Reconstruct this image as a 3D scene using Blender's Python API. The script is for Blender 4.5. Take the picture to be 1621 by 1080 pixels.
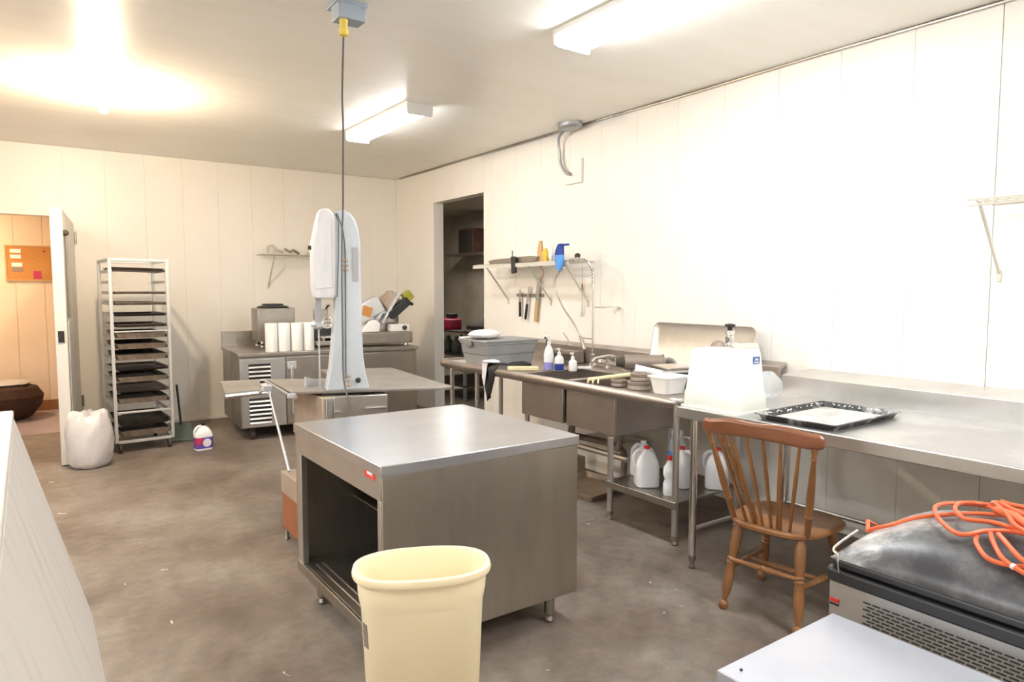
import bpy, math, random
from mathutils import Vector, Matrix
random.seed(7)
sc = bpy.context.scene
for o in list(bpy.data.objects): bpy.data.objects.remove(o)
C = sc.collection

# ------------------------------------------------------------------ camera, world, light, exposure
PITCH, YAW = 4.31, 35.21
cam_d = bpy.data.cameras.new('camera'); cam = bpy.data.objects.new('camera', cam_d); C.objects.link(cam)
cam_d.sensor_width = 36.0; cam_d.lens = 36.0 * 1088.0 / 1621.0; cam_d.clip_start = 0.02
cam.location = (0, 0, 1.55)
cam.rotation_euler = (math.radians(90 - PITCH), 0, math.radians(-YAW))
sc.camera = cam
world = bpy.data.worlds.new('world'); sc.world = world; world.use_nodes = True
world.node_tree.nodes['Background'].inputs[0].default_value = (1.0, .95, .88, 1)
world.node_tree.nodes['Background'].inputs[1].default_value = 0.25
sc.view_settings.view_transform = 'Standard'; sc.view_settings.look = 'None'
sc.view_settings.exposure = 2.12; sc.view_settings.gamma = 1.0
sc.view_settings.use_curve_mapping = False
TUBE_NEAR, TUBE_FAR, TUBE_FILL, BULB, ANNEX = 10.0, 6.5, 16.0, 430.0, 12.0
def area_lamp(name, loc, sx, sy, power, color):
    d = bpy.data.lights.new(name, 'AREA'); d.shape = 'RECTANGLE'; d.size = sx; d.size_y = sy
    d.energy = power; d.color = color
    o = bpy.data.objects.new(name, d); C.objects.link(o); o.location = loc
    return o

# ------------------------------------------------------------------ materials
def mat(name, col, rough=.5, metal=0., col2=None, scale=4., lo=.4, hi=.65, bump=0., bscale=60., stretch=None,
        emit=None, estr=0., alpha=1., trans=0., rvar=0., coat=0., detail=5., spec=.5, sss=0.):
    m = bpy.data.materials.new(name); m.use_nodes = True
    nt = m.node_tree; b = nt.nodes['Principled BSDF']
    b.inputs['Base Color'].default_value = (*col, 1); b.inputs['Roughness'].default_value = rough
    b.inputs['Metallic'].default_value = metal; b.inputs['Alpha'].default_value = alpha
    b.inputs['Transmission Weight'].default_value = trans; b.inputs['Coat Weight'].default_value = coat
    b.inputs['Specular IOR Level'].default_value = spec
    if sss:
        b.inputs['Subsurface Weight'].default_value = sss; b.inputs['Subsurface Radius'].default_value = (.05,.05,.05)
        b.inputs['Subsurface Scale'].default_value = 1.0
    tc = nt.nodes.new('ShaderNodeTexCoord'); mp = nt.nodes.new('ShaderNodeMapping')
    nt.links.new(tc.outputs['Object'], mp.inputs[0])
    if stretch: mp.inputs['Scale'].default_value = stretch
    if col2 is not None or rvar:
        n = nt.nodes.new('ShaderNodeTexNoise'); n.inputs['Scale'].default_value = scale; n.inputs['Detail'].default_value = detail
        n.inputs['Roughness'].default_value = .6
        nt.links.new(mp.outputs[0], n.inputs['Vector'])
        if col2 is not None:
            r = nt.nodes.new('ShaderNodeValToRGB'); r.color_ramp.elements[0].position = lo; r.color_ramp.elements[1].position = hi
            r.color_ramp.elements[0].color = (*col, 1); r.color_ramp.elements[1].color = (*col2, 1)
            nt.links.new(n.outputs['Fac'], r.inputs[0]); nt.links.new(r.outputs[0], b.inputs['Base Color'])
        if rvar:
            mr = nt.nodes.new('ShaderNodeMapRange'); mr.inputs[1].default_value = .3; mr.inputs[2].default_value = .7
            mr.inputs[3].default_value = max(.03, rough - rvar); mr.inputs[4].default_value = rough + rvar
            nt.links.new(n.outputs['Fac'], mr.inputs[0]); nt.links.new(mr.outputs[0], b.inputs['Roughness'])
    if bump:
        n2 = nt.nodes.new('ShaderNodeTexNoise'); n2.inputs['Scale'].default_value = bscale; n2.inputs['Detail'].default_value = 4
        nt.links.new(mp.outputs[0], n2.inputs['Vector'])
        bp = nt.nodes.new('ShaderNodeBump'); bp.inputs['Strength'].default_value = bump; bp.inputs['Distance'].default_value = .01
        nt.links.new(n2.outputs['Fac'], bp.inputs['Height']); nt.links.new(bp.outputs[0], b.inputs['Normal'])
    if emit:
        b.inputs['Emission Color'].default_value = (*emit, 1); b.inputs['Emission Strength'].default_value = estr
    return m

M = {}
M['wall'] = mat('wall_paint', (.895,.855,.79), .38, col2=(.88,.84,.77), scale=1.5, bump=.05, bscale=25)
M['ceil'] = mat('ceiling_paint', (.91,.885,.82), .34, col2=(.89,.86,.785), scale=1.2, bump=.12, bscale=7, stretch=(1,6,1), rvar=.06)
M['annex_wall'] = mat('annex_paint', (.84,.70,.54), .6, col2=(.80,.66,.49), scale=2)
M['annex_floor'] = mat('annex_floor_paint', (.40,.34,.36), .4, col2=(.34,.28,.30), scale=3)
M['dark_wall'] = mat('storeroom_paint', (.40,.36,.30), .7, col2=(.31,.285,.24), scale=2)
M['door'] = mat('door_paint', (.74,.70,.63), .4, col2=(.66,.62,.56), scale=3, stretch=(1,1,.3))
M['frame_white'] = mat('aluminium_white', (.70,.69,.66), .35, .5, col2=(.6,.59,.56), scale=6)
M['steel'] = mat('brushed_stainless', (.66,.655,.65), .34, 1., col2=(.57,.565,.555), scale=3., rvar=.05, bump=.004, bscale=140)
M['steel_top'] = mat('worn_stainless_top', (.68,.70,.745), .305, 1., col2=(.58,.595,.63), scale=2.2, lo=.3, hi=.75, rvar=.022, bump=.006, bscale=4, detail=2.)
M['bench_top'] = mat('floured_bench_steel', (.50,.50,.505), .42, .9, col2=(.62,.62,.61), scale=3., lo=.45, hi=.6, rvar=.06)
M['steel_dull'] = mat('dull_stainless', (.44,.41,.37), .38, 1., col2=(.36,.33,.30), scale=4, rvar=.08)
M['steel_side'] = mat('island_side_stainless', (.53,.50,.44), .34, 1., col2=(.43,.40,.35), scale=1.6, stretch=(3,3,.5), rvar=.05, bump=.006, bscale=3)
M['sink_steel'] = mat('sink_stainless', (.52,.475,.445), .37, 1., col2=(.44,.395,.37), scale=3, rvar=.08)
M['chrome'] = mat('chrome', (.78,.77,.75), .13, 1.)
M['alum'] = mat('aluminium', (.70,.71,.73), .38, .65, col2=(.62,.64,.67), scale=5)
M['saw_grey'] = mat('saw_grey_enamel', (.60,.645,.69), .40, .25, col2=(.52,.57,.61), scale=5, lo=.5, hi=.7)
M['saw_white'] = mat('saw_white_enamel', (.76,.75,.76), .32, .1, col2=(.68,.68,.69), scale=6, stretch=(2,2,.4), lo=.5, hi=.7)
M['saw_top'] = mat('dull_saw_table', (.40,.375,.35), .42, .9, col2=(.33,.31,.29), scale=4)
M['saw_body'] = mat('saw_body_tan', (.42,.33,.25), .5, .4, col2=(.50,.42,.34), scale=5, stretch=(1,1,.4))
M['rust'] = mat('orange_brown_panel', (.36,.13,.055), .55, .2, col2=(.28,.11,.05), scale=8)
M['wood'] = mat('chair_wood', (.33,.15,.055), .36, col2=(.22,.095,.034), scale=9, stretch=(1,1,.25), lo=.35, hi=.7, coat=.25)
M['wood_top'] = mat('crest_wood', (.27,.105,.05), .3, col2=(.20,.075,.034), scale=7, stretch=(1,.4,1), coat=.3)
M['board'] = mat('whitewashed_plywood', (.60,.56,.52), .6, col2=(.47,.43,.395), scale=7, stretch=(1,3,.35), lo=.5, hi=.8, bump=.05, bscale=30)
M['cream_plastic'] = mat('cream_plastic', (.95,.81,.53), .42, col2=(.94,.78,.48), scale=2.2, lo=.5, hi=.8, sss=.15)
M['white_plastic'] = mat('white_plastic', (.86,.85,.83), .4)
M['milky'] = mat('milky_plastic', (.86,.87,.90), .35, sss=.25, alpha=.93)
M['tote'] = mat('translucent_tote', (.80,.83,.76), .35, sss=.15)
M['clear'] = mat('clear_plastic', (.85,.9,.92), .08, alpha=.35)
M['black_plastic'] = mat('black_plastic', (.022,.023,.026), .38, bump=.05, bscale=40)
M['black'] = mat('black_matte', (.015,.014,.013), .6)
M['red'] = mat('red_plastic', (.62,.03,.03), .4)
M['red_label'] = mat('red_sticker', (.72,.06,.04), .5)
M['orange_cord'] = mat('orange_cord', (.72,.135,.045), .42)
M['grey_bin'] = mat('grey_plastic', (.33,.335,.34), .5, col2=(.29,.295,.30), scale=5)
M['bag'] = mat('white_film', (.70,.67,.65), .35, col2=(.62,.58,.57), scale=6, bump=.9, bscale=13)
M['paper'] = mat('paper', (.86,.85,.82), .8, bump=.1, bscale=90)
M['rubber'] = mat('rubber', (.06,.045,.035), .7)
M['tray'] = mat('baked_tray', (.10,.075,.06), .45, .6, col2=(.22,.17,.135), scale=9, lo=.5, hi=.75)
M['tray_rim'] = mat('tray_rim', (.40,.33,.26), .42, .6, col2=(.20,.14,.10), scale=14, lo=.4, hi=.7)
M['tray_dark'] = mat('dark_tray', (.028,.022,.019), .5, .4, col2=(.06,.046,.038), scale=9)
M['floury'] = mat('floured_black_enamel', (.035,.035,.037), .4, .2, col2=(.50,.49,.46), scale=9, lo=.50, hi=.68)
M['floury_bed'] = mat('floured_tray_bed', (.42,.41,.40), .5, .1, col2=(.78,.75,.66), scale=6, lo=.38, hi=.65)
M['cork'] = mat('cork', (.58,.27,.075), .8, col2=(.50,.23,.06), scale=60)
M['blue'] = mat('blue_plastic', (.008,.045,.30), .4)
M['light_blue'] = mat('light_blue_plastic', (.10,.33,.80), .4)
M['purple_liquid'] = mat('purple_liquid', (.28,.28,.62), .2)
M['blue_liquid'] = mat('blue_liquid', (.03,.05,.28), .2)
M['label_blue'] = mat('label_blue', (.12,.20,.46), .5)
M['label_red'] = mat('label_crimson', (.50,.03,.10), .5)
M['label_violet'] = mat('label_violet', (.12,.07,.35), .5)
M['label_white'] = mat('label_white', (.80,.76,.82), .5)
M['yellow'] = mat('yellow_plastic', (.75,.52,.06), .4)
M['yellow_pale'] = mat('pale_yellow_sponge', (.70,.62,.38), .8)
M['olive'] = mat('olive_yellow', (.36,.33,.03), .4)
M['tan_wood'] = mat('pale_wood', (.56,.36,.17), .6)
M['white_wire'] = mat('cream_wire', (.60,.57,.49), .45)
M['galv'] = mat('galvanised', (.42,.43,.44), .4, .7)
M['box_grey'] = mat('junction_box_grey', (.36,.41,.48), .5, .3)
M['yellow_plug'] = mat('yellow_plug', (.80,.60,.12), .45)
M['cable'] = mat('grey_cable', (.14,.13,.12), .5)
M['dark_green'] = mat('dark_green_plastic', (.075,.095,.08), .5)
M['brown_bag'] = mat('dark_brown_fabric', (.030,.012,.006), .8, col2=(.06,.02,.01), scale=8)
M['foil'] = mat('crumpled_foil', (.62,.63,.66), .35, .5, bump=1., bscale=18)
M['brown_trim'] = mat('brown_trim', (.30,.14,.055), .6)
M['pipe_grey'] = mat('grey_pipe', (.29,.235,.195), .5, .3)
M['lens'] = mat('lamp_diffuser', (.9,.9,.9), .5, emit=(.95,.97,1.), estr=TUBE_FAR)
M['lens_near'] = mat('lamp_diffuser_near', (.9,.9,.9), .5, emit=(.93,.97,1.), estr=TUBE_NEAR)
M['lens_fill'] = mat('lamp_diffuser_fill', (.9,.9,.9), .5, emit=(.95,.97,1.), estr=TUBE_FILL)  # glow of the unseen lamps that fill the room
M['bulb'] = mat('glowing_bulb', (1,1,1), .5, emit=(1.,.80,.56), estr=BULB)
M['fixture'] = mat('fixture_white', (.80,.80,.80), .4)
M['vac_steel'] = mat('sealer_stainless', (.52,.51,.49), .38, .8, col2=(.46,.45,.43), scale=4)
M['table_white'] = mat('bright_sheet_steel', (.52,.54,.60), .38, .5, col2=(.47,.49,.55), scale=3, rvar=.06)

def lid_material():
    m = bpy.data.materials.new('dusty_black_lid'); m.use_nodes = True
    nt = m.node_tree; b = nt.nodes['Principled BSDF']
    b.inputs['Roughness'].default_value = .33
    tc = nt.nodes.new('ShaderNodeTexCoord')
    n = nt.nodes.new('ShaderNodeTexNoise'); n.inputs['Scale'].default_value = 5; n.inputs['Detail'].default_value = 9; n.inputs['Roughness'].default_value = .7
    nt.links.new(tc.outputs['Object'], n.inputs['Vector'])
    # flour dust lies thicker at the far end of the lid
    s = nt.nodes.new('ShaderNodeSeparateXYZ'); nt.links.new(tc.outputs['Object'], s.inputs[0])
    mr = nt.nodes.new('ShaderNodeMapRange'); mr.inputs[1].default_value = .0; mr.inputs[2].default_value = .42; mr.inputs[3].default_value = -.08; mr.inputs[4].default_value = .24
    nt.links.new(s.outputs[1], mr.inputs[0])
    ad = nt.nodes.new('ShaderNodeMath'); ad.operation = 'ADD'
    nt.links.new(n.outputs['Fac'], ad.inputs[0]); nt.links.new(mr.outputs[0], ad.inputs[1])
    r = nt.nodes.new('ShaderNodeValToRGB'); e = r.color_ramp.elements
    e[0].position = .45; e[0].color = (.045,.046,.052,1); e[1].position = .82; e[1].color = (.62,.61,.60,1)
    k = e.new(.62); k.color = (.12,.12,.125,1)
    nt.links.new(ad.outputs[0], r.inputs[0]); nt.links.new(r.outputs[0], b.inputs['Base Color'])
    return m
M['lid'] = lid_material()

def floor_material():
    m = bpy.data.materials.new('worn_concrete'); m.use_nodes = True
    nt = m.node_tree; b = nt.nodes['Principled BSDF']
    tc = nt.nodes.new('ShaderNodeTexCoord')
    def noise(s, d, ro=.6, dist=0.):
        n = nt.nodes.new('ShaderNodeTexNoise'); n.inputs['Scale'].default_value = s; n.inputs['Detail'].default_value = d
        n.inputs['Roughness'].default_value = ro; n.inputs['Distortion'].default_value = dist
        nt.links.new(tc.outputs['Object'], n.inputs['Vector']); return n
    a = noise(1.1, 6, .65); r = nt.nodes.new('ShaderNodeValToRGB'); e = r.color_ramp.elements
    e[0].position = .36; e[0].color = (.138,.100,.075,1); e[1].position = .66; e[1].color = (.30,.265,.228,1)
    k = e.new(.5); k.color = (.222,.180,.146,1)
    nt.links.new(a.outputs['Fac'], r.inputs[0])
    c = noise(9, 8, .7, .4); r2 = nt.nodes.new('ShaderNodeValToRGB'); e = r2.color_ramp.elements
    e[0].position = .35; e[0].color = (.62,.61,.60,1); e[1].position = .7; e[1].color = (1.12,1.10,1.08,1)
    nt.links.new(c.outputs['Fac'], r2.inputs[0])
    mx = nt.nodes.new('ShaderNodeMix'); mx.data_type = 'RGBA'; mx.blend_type = 'MULTIPLY'; mx.inputs[0].default_value = .75
    nt.links.new(r.outputs[0], mx.inputs[6]); nt.links.new(r2.outputs[0], mx.inputs[7])
    d = noise(14, 3, .5, 1.2); r3 = nt.nodes.new('ShaderNodeValToRGB'); e = r3.color_ramp.elements   # paint and flour specks
    e[0].position = .735; e[0].color = (0,0,0,1); e[1].position = .76; e[1].color = (1,1,1,1)
    nt.links.new(d.outputs['Fac'], r3.inputs[0])
    mx2 = nt.nodes.new('ShaderNodeMix'); mx2.data_type = 'RGBA'; mx2.inputs[7].default_value = (.62,.60,.57,1)
    nt.links.new(r3.outputs[0], mx2.inputs[0]); nt.links.new(mx.outputs[2], mx2.inputs[6])
    nt.links.new(mx2.outputs[2], b.inputs['Base Color'])
    mr = nt.nodes.new('ShaderNodeMapRange'); mr.inputs[1].default_value = .3; mr.inputs[2].default_value = .7; mr.inputs[3].default_value = .42; mr.inputs[4].default_value = .68
    nt.links.new(a.outputs['Fac'], mr.inputs[0]); nt.links.new(mr.outputs[0], b.inputs['Roughness'])
    bp = nt.nodes.new('ShaderNodeBump'); bp.inputs['Strength'].default_value = .12; bp.inputs['Distance'].default_value = .01
    nt.links.new(c.outputs['Fac'], bp.inputs['Height']); nt.links.new(bp.outputs[0], b.inputs['Normal'])
    return m
M['floor'] = floor_material()

# ------------------------------------------------------------------ mesh builder
class MB:
    def __init__(s, o=(0,0,0)): s.v = []; s.f = []; s.o = Vector(o); s.X = None
    def add(s, vs, fs):
        k = len(s.v)
        for p in vs:
            p = Vector(p)
            if s.X is not None: p = s.X @ p
            s.v.append(p - s.o)
        s.f += [tuple(k + i for i in f) for f in fs]; return s
    def box(s, x0, x1, y0, y1, z0, z1):
        return s.hexa([(x0,y0,z0),(x1,y0,z0),(x1,y1,z0),(x0,y1,z0),(x0,y0,z1),(x1,y0,z1),(x1,y1,z1),(x0,y1,z1)])
    def hexa(s, p): return s.add(p, [(0,3,2,1),(4,5,6,7),(0,1,5,4),(1,2,6,5),(2,3,7,6),(3,0,4,7)])
    def prism(s, poly, ax, a, b):
        n = len(poly)
        f = {'x': lambda u,v,w: (w,u,v), 'y': lambda u,v,w: (u,w,v), 'z': lambda u,v,w: (u,v,w)}[ax]
        vs = [f(u,v,a) for u,v in poly] + [f(u,v,b) for u,v in poly]
        return s.add(vs, [tuple(range(n))[::-1], tuple(range(n, 2*n))] + [(i,(i+1)%n,n+(i+1)%n,n+i) for i in range(n)])
    def rings(s, R, cap0=True, cap1=True, closed=False):
        n = len(R[0]); vs = [p for r in R for p in r]; fs = []
        m = len(R)
        for j in range(m if closed else m-1):
            k = (j+1) % m
            for i in range(n): fs.append((j*n+i, j*n+(i+1)%n, k*n+(i+1)%n, k*n+i))
        if not closed:
            if cap0: fs.append(tuple(range(n))[::-1])
            if cap1: fs.append(tuple((m-1)*n+i for i in range(n)))
        return s.add(vs, fs)
    def tube(s, pts, r, n=8, closed=False):
        P = [Vector(p) for p in pts]; m = len(P)
        rr = r if isinstance(r, (list, tuple)) else [r]*m
        T = []
        for i in range(m):
            a = P[(i-1) % m] if (closed or i) else P[0]; b = P[(i+1) % m] if (closed or i < m-1) else P[-1]
            T.append((b - a).normalized())
        u = T[0].orthogonal().normalized(); R = []
        for i in range(m):
            u = (u - T[i]*u.dot(T[i]))
            if u.length < 1e-6: u = T[i].orthogonal()
            u.normalize(); w = T[i].cross(u)
            R.append([P[i] + (u*math.cos(2*math.pi*k/n) + w*math.sin(2*math.pi*k/n))*rr[i] for k in range(n)])
        return s.rings(R, closed=closed)
    def cyl(s, a, b, r, n=14, r2=None): return s.tube([a, b], [r, r if r2 is None else r2], n)
    def lathe(s, prof, c=(0,0,0), n=24, sx=1., sy=1., caps=(True,True)):
        R = [[(c[0]+r*sx*math.cos(2*math.pi*k/n), c[1]+r*sy*math.sin(2*math.pi*k/n), c[2]+z) for k in range(n)] for r, z in prof]
        return s.rings(R, *caps)
    def ell(s, c, rx, ry, rz, n=14, m=8, f=None):
        R = []
        for j in range(m+1):
            t = -math.pi/2 + math.pi*j/m; cr, sr = max(.02, math.cos(t)), math.sin(t); ring = []
            for k in range(n):
                a = 2*math.pi*k/n; q = 1. if f is None else f(a, t)
                ring.append((c[0]+rx*cr*math.cos(a)*q, c[1]+ry*cr*math.sin(a)*q, c[2]+rz*sr*q))
            R.append(ring)
        return s.rings(R)
    def build(s, name, m, parent=None, bevel=0., seg=2, smooth=38, sub=0):
        me = bpy.data.meshes.new(name); me.from_pydata([tuple(p) for p in s.v], [], s.f)
        me.validate(); me.materials.append(M[m] if isinstance(m, str) else m)
        import bmesh
        bm = bmesh.new(); bm.from_mesh(me); bmesh.ops.recalc_face_normals(bm, faces=bm.faces); bm.to_mesh(me); bm.free()
        if smooth: me.shade_smooth(); me.set_sharp_from_angle(angle=math.radians(smooth))
        o = bpy.data.objects.new(name, me); C.objects.link(o)
        if parent is not None: o.parent = parent
        if bevel:
            b = o.modifiers.new('bevel', 'BEVEL'); b.width = bevel; b.segments = seg; b.limit_method = 'ANGLE'; b.angle_limit = math.radians(40)
        if sub:
            q = o.modifiers.new('sub', 'SUBSURF'); q.levels = sub; q.render_levels = sub
        return o

def thing(name, label, cat, loc=(0,0,0), rz=0., group=None):
    o = bpy.data.objects.new(name, None); C.objects.link(o); o.location = loc; o.rotation_euler = (0,0,math.radians(rz))
    o.empty_display_size = .1
    o['label'] = label; o['category'] = cat
    if group: o['group'] = group
    return o
def tag(o, label, cat, loc=None, group=None):
    o['label'] = label; o['category'] = cat
    if group: o['group'] = group
    return o
def struct(o): o['kind'] = 'structure'; return o
def dup(t, loc, label, rz=None):
    def cp(o, par):
        c = o.copy(); C.objects.link(c)
        if par: c.parent = par
        for ch in [x for x in list(o.children)]: cp(ch, c)
        return c
    kids = list(t.children)
    r = t.copy(); C.objects.link(r); r.location = loc; r['label'] = label
    if rz is not None: r.rotation_euler = (0,0,math.radians(rz))
    for ch in kids: cp(ch, r)
    return r
def smooth_path(P, k=6, closed=False):
    P = [Vector(p) for p in P]; n = len(P); out = []
    for i in range(n if closed else n-1):
        g = (lambda j: P[j % n]) if closed else (lambda j: P[min(max(j, 0), n-1)])
        a, b, c, d = g(i-1), g(i), g(i+1), g(i+2)
        for t in range(k):
            t /= k
            out.append(.5*((2*b) + (c-a)*t + (2*a-5*b+4*c-d)*t*t + (3*b-a-3*c+d)*t**3))
    if not closed: out.append(P[-1])
    return out
def rrect(x0, x1, y0, y1, r, n=5):
    out = []
    for cx, cy, a0 in ((x1-r,y1-r,0),(x0+r,y1-r,90),(x0+r,y0+r,180),(x1-r,y0+r,270)):
        for k in range(n+1):
            a = math.radians(a0 + 90*k/n); out.append((cx+r*math.cos(a), cy+r*math.sin(a)))
    return out

# ================================================================== THE SETTING
WX, BY, CZ, TH = 4.22, 8.75, 3.05, .13
XL, YF = -2.6, -1.6
struct(MB().box(XL-.2, WX+TH, YF-.2, BY+TH, -.12, 0).build('floor', 'floor', smooth=0))
struct(MB().box(XL-.2, WX+TH, YF-.2, BY+TH, CZ, CZ+.12).build('ceiling', 'ceil', smooth=0))
# right wall: backing plus upright panels; a doorway at Y 6.51 .. 7.69
DY0, DY1, DZ = 6.51, 7.69, 2.64
wb = MB(); wb.box(WX+.012, WX+TH, YF, DY0, 0, CZ).box(WX+.012, WX+TH, DY1, BY, 0, CZ).box(WX+.012, WX+TH, DY0, DY1, DZ, CZ)
wall_r = struct(wb.build('wall_right', 'wall', smooth=0))
GAP = .0009
ys = [1.54 + .4375*k for k in range(-8, 18)]
ys = [y for y in ys if y > YF+.1 and y < BY-.1]
edges = sorted(set([YF] + [y for y in ys if abs(y-DY0) > .12 and abs(y-DY1) > .12] + [DY0, DY1, BY]))
for a, b in zip(edges[:-1], edges[1:]):
    z0 = DZ if (a >= DY0-.01 and b <= DY1+.01) else 0
    ga = .0035 if abs(a-1.54) < .01 else GAP
    MB().box(WX, WX+.014, a+ga, b-GAP, z0+(.0 if z0 else .004), CZ-.004).build('wall_panel', 'wall', wall_r, bevel=.0006, seg=1)
# jamb lining of the doorway
MB().box(WX-.004, WX+TH+.004, DY1-.012, DY1+.004, 0, DZ).build('jamb_lining', 'wall', wall_r)
MB().box(WX-.004, WX+TH+.004, DY0-.004, DY0+.012, 0, DZ).build('jamb_lining', 'wall', wall_r)
MB().box(WX-.004, WX+TH+.004, DY0, DY1, DZ-.012, DZ+.004).build('head_lining', 'wall', wall_r)
struct(MB().box(WX-.045, WX-.001, YF, 6.40, .0, .05).build('baseboard_right', 'wall', bevel=.004))
struct(MB().tube([(WX-.012, y, CZ-.010+.003*math.sin(y*3)) for y in [YF+.2*k for k in range(52)]], .009, 6).build('trim_1', 'steel_dull'))
# back wall: doorway X -1.30 .. 0.37
BX0, BX1, BZ = -1.30, .37, 2.316
wb = MB(); wb.box(XL, BX0, BY+.012, BY+TH, 0, CZ).box(BX1, WX, BY+.012, BY+TH, 0, CZ).box(BX0, BX1, BY+.012, BY+TH, BZ, CZ)
wall_b = struct(wb.build('wall_back', 'wall', smooth=0))
ed = [XL, -1.95, BX0, -.75, -.2, BX1] + [.37+.385*k for k in range(1, 10)] + [WX]
for a, b in zip(ed[:-1], ed[1:]):
    z0 = BZ if (a >= BX0-.01 and b <= BX1+.01) else 0
    MB().box(a+.0006, b-.0006, BY, BY+.014, z0+(.0 if z0 else .004), CZ-.004).build('wall_panel', 'wall', wall_b, bevel=.0005, seg=1)
struct(MB().box(BX0-.05, BX1+.01, BY-.02, BY-.001, BZ, BZ+.045).box(BX1, BX1+.05, BY-.02, BY-.001, 0, BZ+.045).box(BX0-.05, BX0, BY-.02, BY-.001, 0, BZ+.045).build('trim_2', 'wall', bevel=.003))
struct(MB().box(BX1+.06, WX-.05, BY-.02, BY-.001, .0, .035).build('baseboard_back', 'wall', bevel=.003))
struct(MB().box(XL-.13, XL, YF, BY+TH, 0, CZ).build('wall_left', 'wall', smooth=0))
struct(MB().box(XL-.13, WX+TH, YF-.13, YF, 0, CZ).build('wall_front', 'wall', smooth=0))
# room behind the back wall
FY = 10.62
struct(MB().box(-2.2, 1.5, BY+TH, FY+.1, -.1, -.001).build('floor_annex', 'annex_floor', smooth=0))
far = struct(MB().box(-2.2, 1.5, FY+.012, FY+.12, 0, 2.8).build('wall_far', 'annex_wall', smooth=0))
for k in range(12):
    MB().box(-2.2+.3*k+.0015, -1.9+.3*k-.0015, FY, FY+.014, .0, 2.8).build('wall_panel', 'annex_wall', far)
struct(MB().box(-2.3, -2.2, BY+TH, FY+.1, 0, 2.8).build('wall_annex_left', 'annex_wall', smooth=0))
struct(MB().box(1.5, 1.6, BY+TH, FY+.1, 0, 2.8).build('wall_annex_right', 'annex_wall', smooth=0))
struct(MB().box(-2.2, 1.5, BY+TH, FY+.1, 2.8, 2.9).build('ceiling_annex', 'annex_wall', smooth=0))
struct(MB().box(-2.2, 1.5, FY-.02, FY-.001, 0, .13).build('baseboard_far', 'brown_trim', bevel=.004))
# dim storeroom behind the right wall
SX0, SX1, SY0, SY1 = WX+TH, 6.6, 6.2, 11.8
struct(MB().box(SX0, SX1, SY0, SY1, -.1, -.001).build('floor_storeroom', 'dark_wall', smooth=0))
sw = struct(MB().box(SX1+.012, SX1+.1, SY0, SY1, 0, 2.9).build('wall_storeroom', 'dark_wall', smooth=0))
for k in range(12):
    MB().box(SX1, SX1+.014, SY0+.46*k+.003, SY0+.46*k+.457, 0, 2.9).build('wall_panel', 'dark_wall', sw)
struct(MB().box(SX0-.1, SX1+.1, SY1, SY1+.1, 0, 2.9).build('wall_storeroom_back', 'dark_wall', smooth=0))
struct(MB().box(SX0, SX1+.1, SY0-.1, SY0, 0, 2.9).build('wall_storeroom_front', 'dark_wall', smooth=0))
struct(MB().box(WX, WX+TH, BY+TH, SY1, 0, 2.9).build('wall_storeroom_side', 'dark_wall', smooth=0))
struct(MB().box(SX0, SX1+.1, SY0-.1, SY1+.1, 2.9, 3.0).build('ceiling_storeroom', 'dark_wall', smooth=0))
# door leaf standing open at the left
d = MB(); p0, p1 = Vector((.235, 7.10, 0)), Vector((.40, 8.70, 0)); dv = (p1-p0).normalized(); nv = Vector((dv.y, -dv.x, 0))*.045
def slab(mb, a, b, n, z0, z1): mb.hexa([tuple(q) for q in (a-n+Vector((0,0,z0)), a+n+Vector((0,0,z0)), b+n+Vector((0,0,z0)), b-n+Vector((0,0,z0)), a-n+Vector((0,0,z1)), a+n+Vector((0,0,z1)), b+n+Vector((0,0,z1)), b-n+Vector((0,0,z1)))])
slab(d, p0, p1, nv, .01, 2.245)
door = struct(d.build('door_1', 'door', bevel=.006))
e = MB(); slab(e, p0-dv*.012, p0-dv*.001, nv*.5, 1.09, 1.19); e.build('door_latch', 'black', door, bevel=.002)
e = MB(); e.tube([p0+nv*1.35+dv*.10+Vector((0,0,z)) for z in (1.30, 2.02)], .011, 8); e.build('door_rod', 'steel_dull', door)
e = MB(); e.ell(tuple(p0+nv*1.3+dv*.10+Vector((0,0,2.04))), .028, .028, .028); e.build('door_knob', 'rubber', door)
e = MB(); slab(e, p0+nv*1.15+dv*.06, p0+nv*1.15+dv*.42, nv*.12, .12, 1.27); e.build('kick_plate', 'frame_white', door, bevel=.003)
for z in (.35, 2.1):
    e = MB(); e.cyl(tuple(p1+nv*1.2+Vector((0,0,z-.06))), tuple(p1+nv*1.2+Vector((0,0,z+.06))), .014); e.build('door_hinge', 'steel_dull', door)

# ================================================================== LAMPS
def strip_lamp(x0, x1, y0, y1, label, lens, group=None):
    t = thing('ceiling_lamp', label, 'ceiling lamp', ((x0+x1)/2, (y0+y1)/2, CZ))
    o = t.location
    MB(o).box(x0, x1, y0, y1, CZ-.035, CZ).build('housing', 'fixture', t, bevel=.004)
    MB(o).prism([(x0+.015, CZ-.035), (x0+.03, CZ-.075), (x0+.06, CZ-.092), (x1-.06, CZ-.092), (x1-.03, CZ-.075), (x1-.015, CZ-.035)], 'y', y0+.02, y1-.02).build('diffuser', lens, t)
    for a, b in ((y0, y0+.02), (y1-.02, y1)):
        MB(o).prism([(x0, CZ-.03), (x0+.005, CZ-.088), (x0+.02, CZ-.098), (x1-.02, CZ-.098), (x1-.005, CZ-.088), (x1, CZ-.03)], 'y', a, b).build('end_cap', 'fixture', t, bevel=.003)
    return t
strip_lamp(2.545, 2.785, 5.06, 6.35, 'lit fluorescent wraparound lamp farther back on the ceiling', 'lens')
strip_lamp(2.56, 2.84, 1.95, 3.22, 'overexposed fluorescent lamp on the ceiling at the top edge of the picture', 'lens_near')
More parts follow.
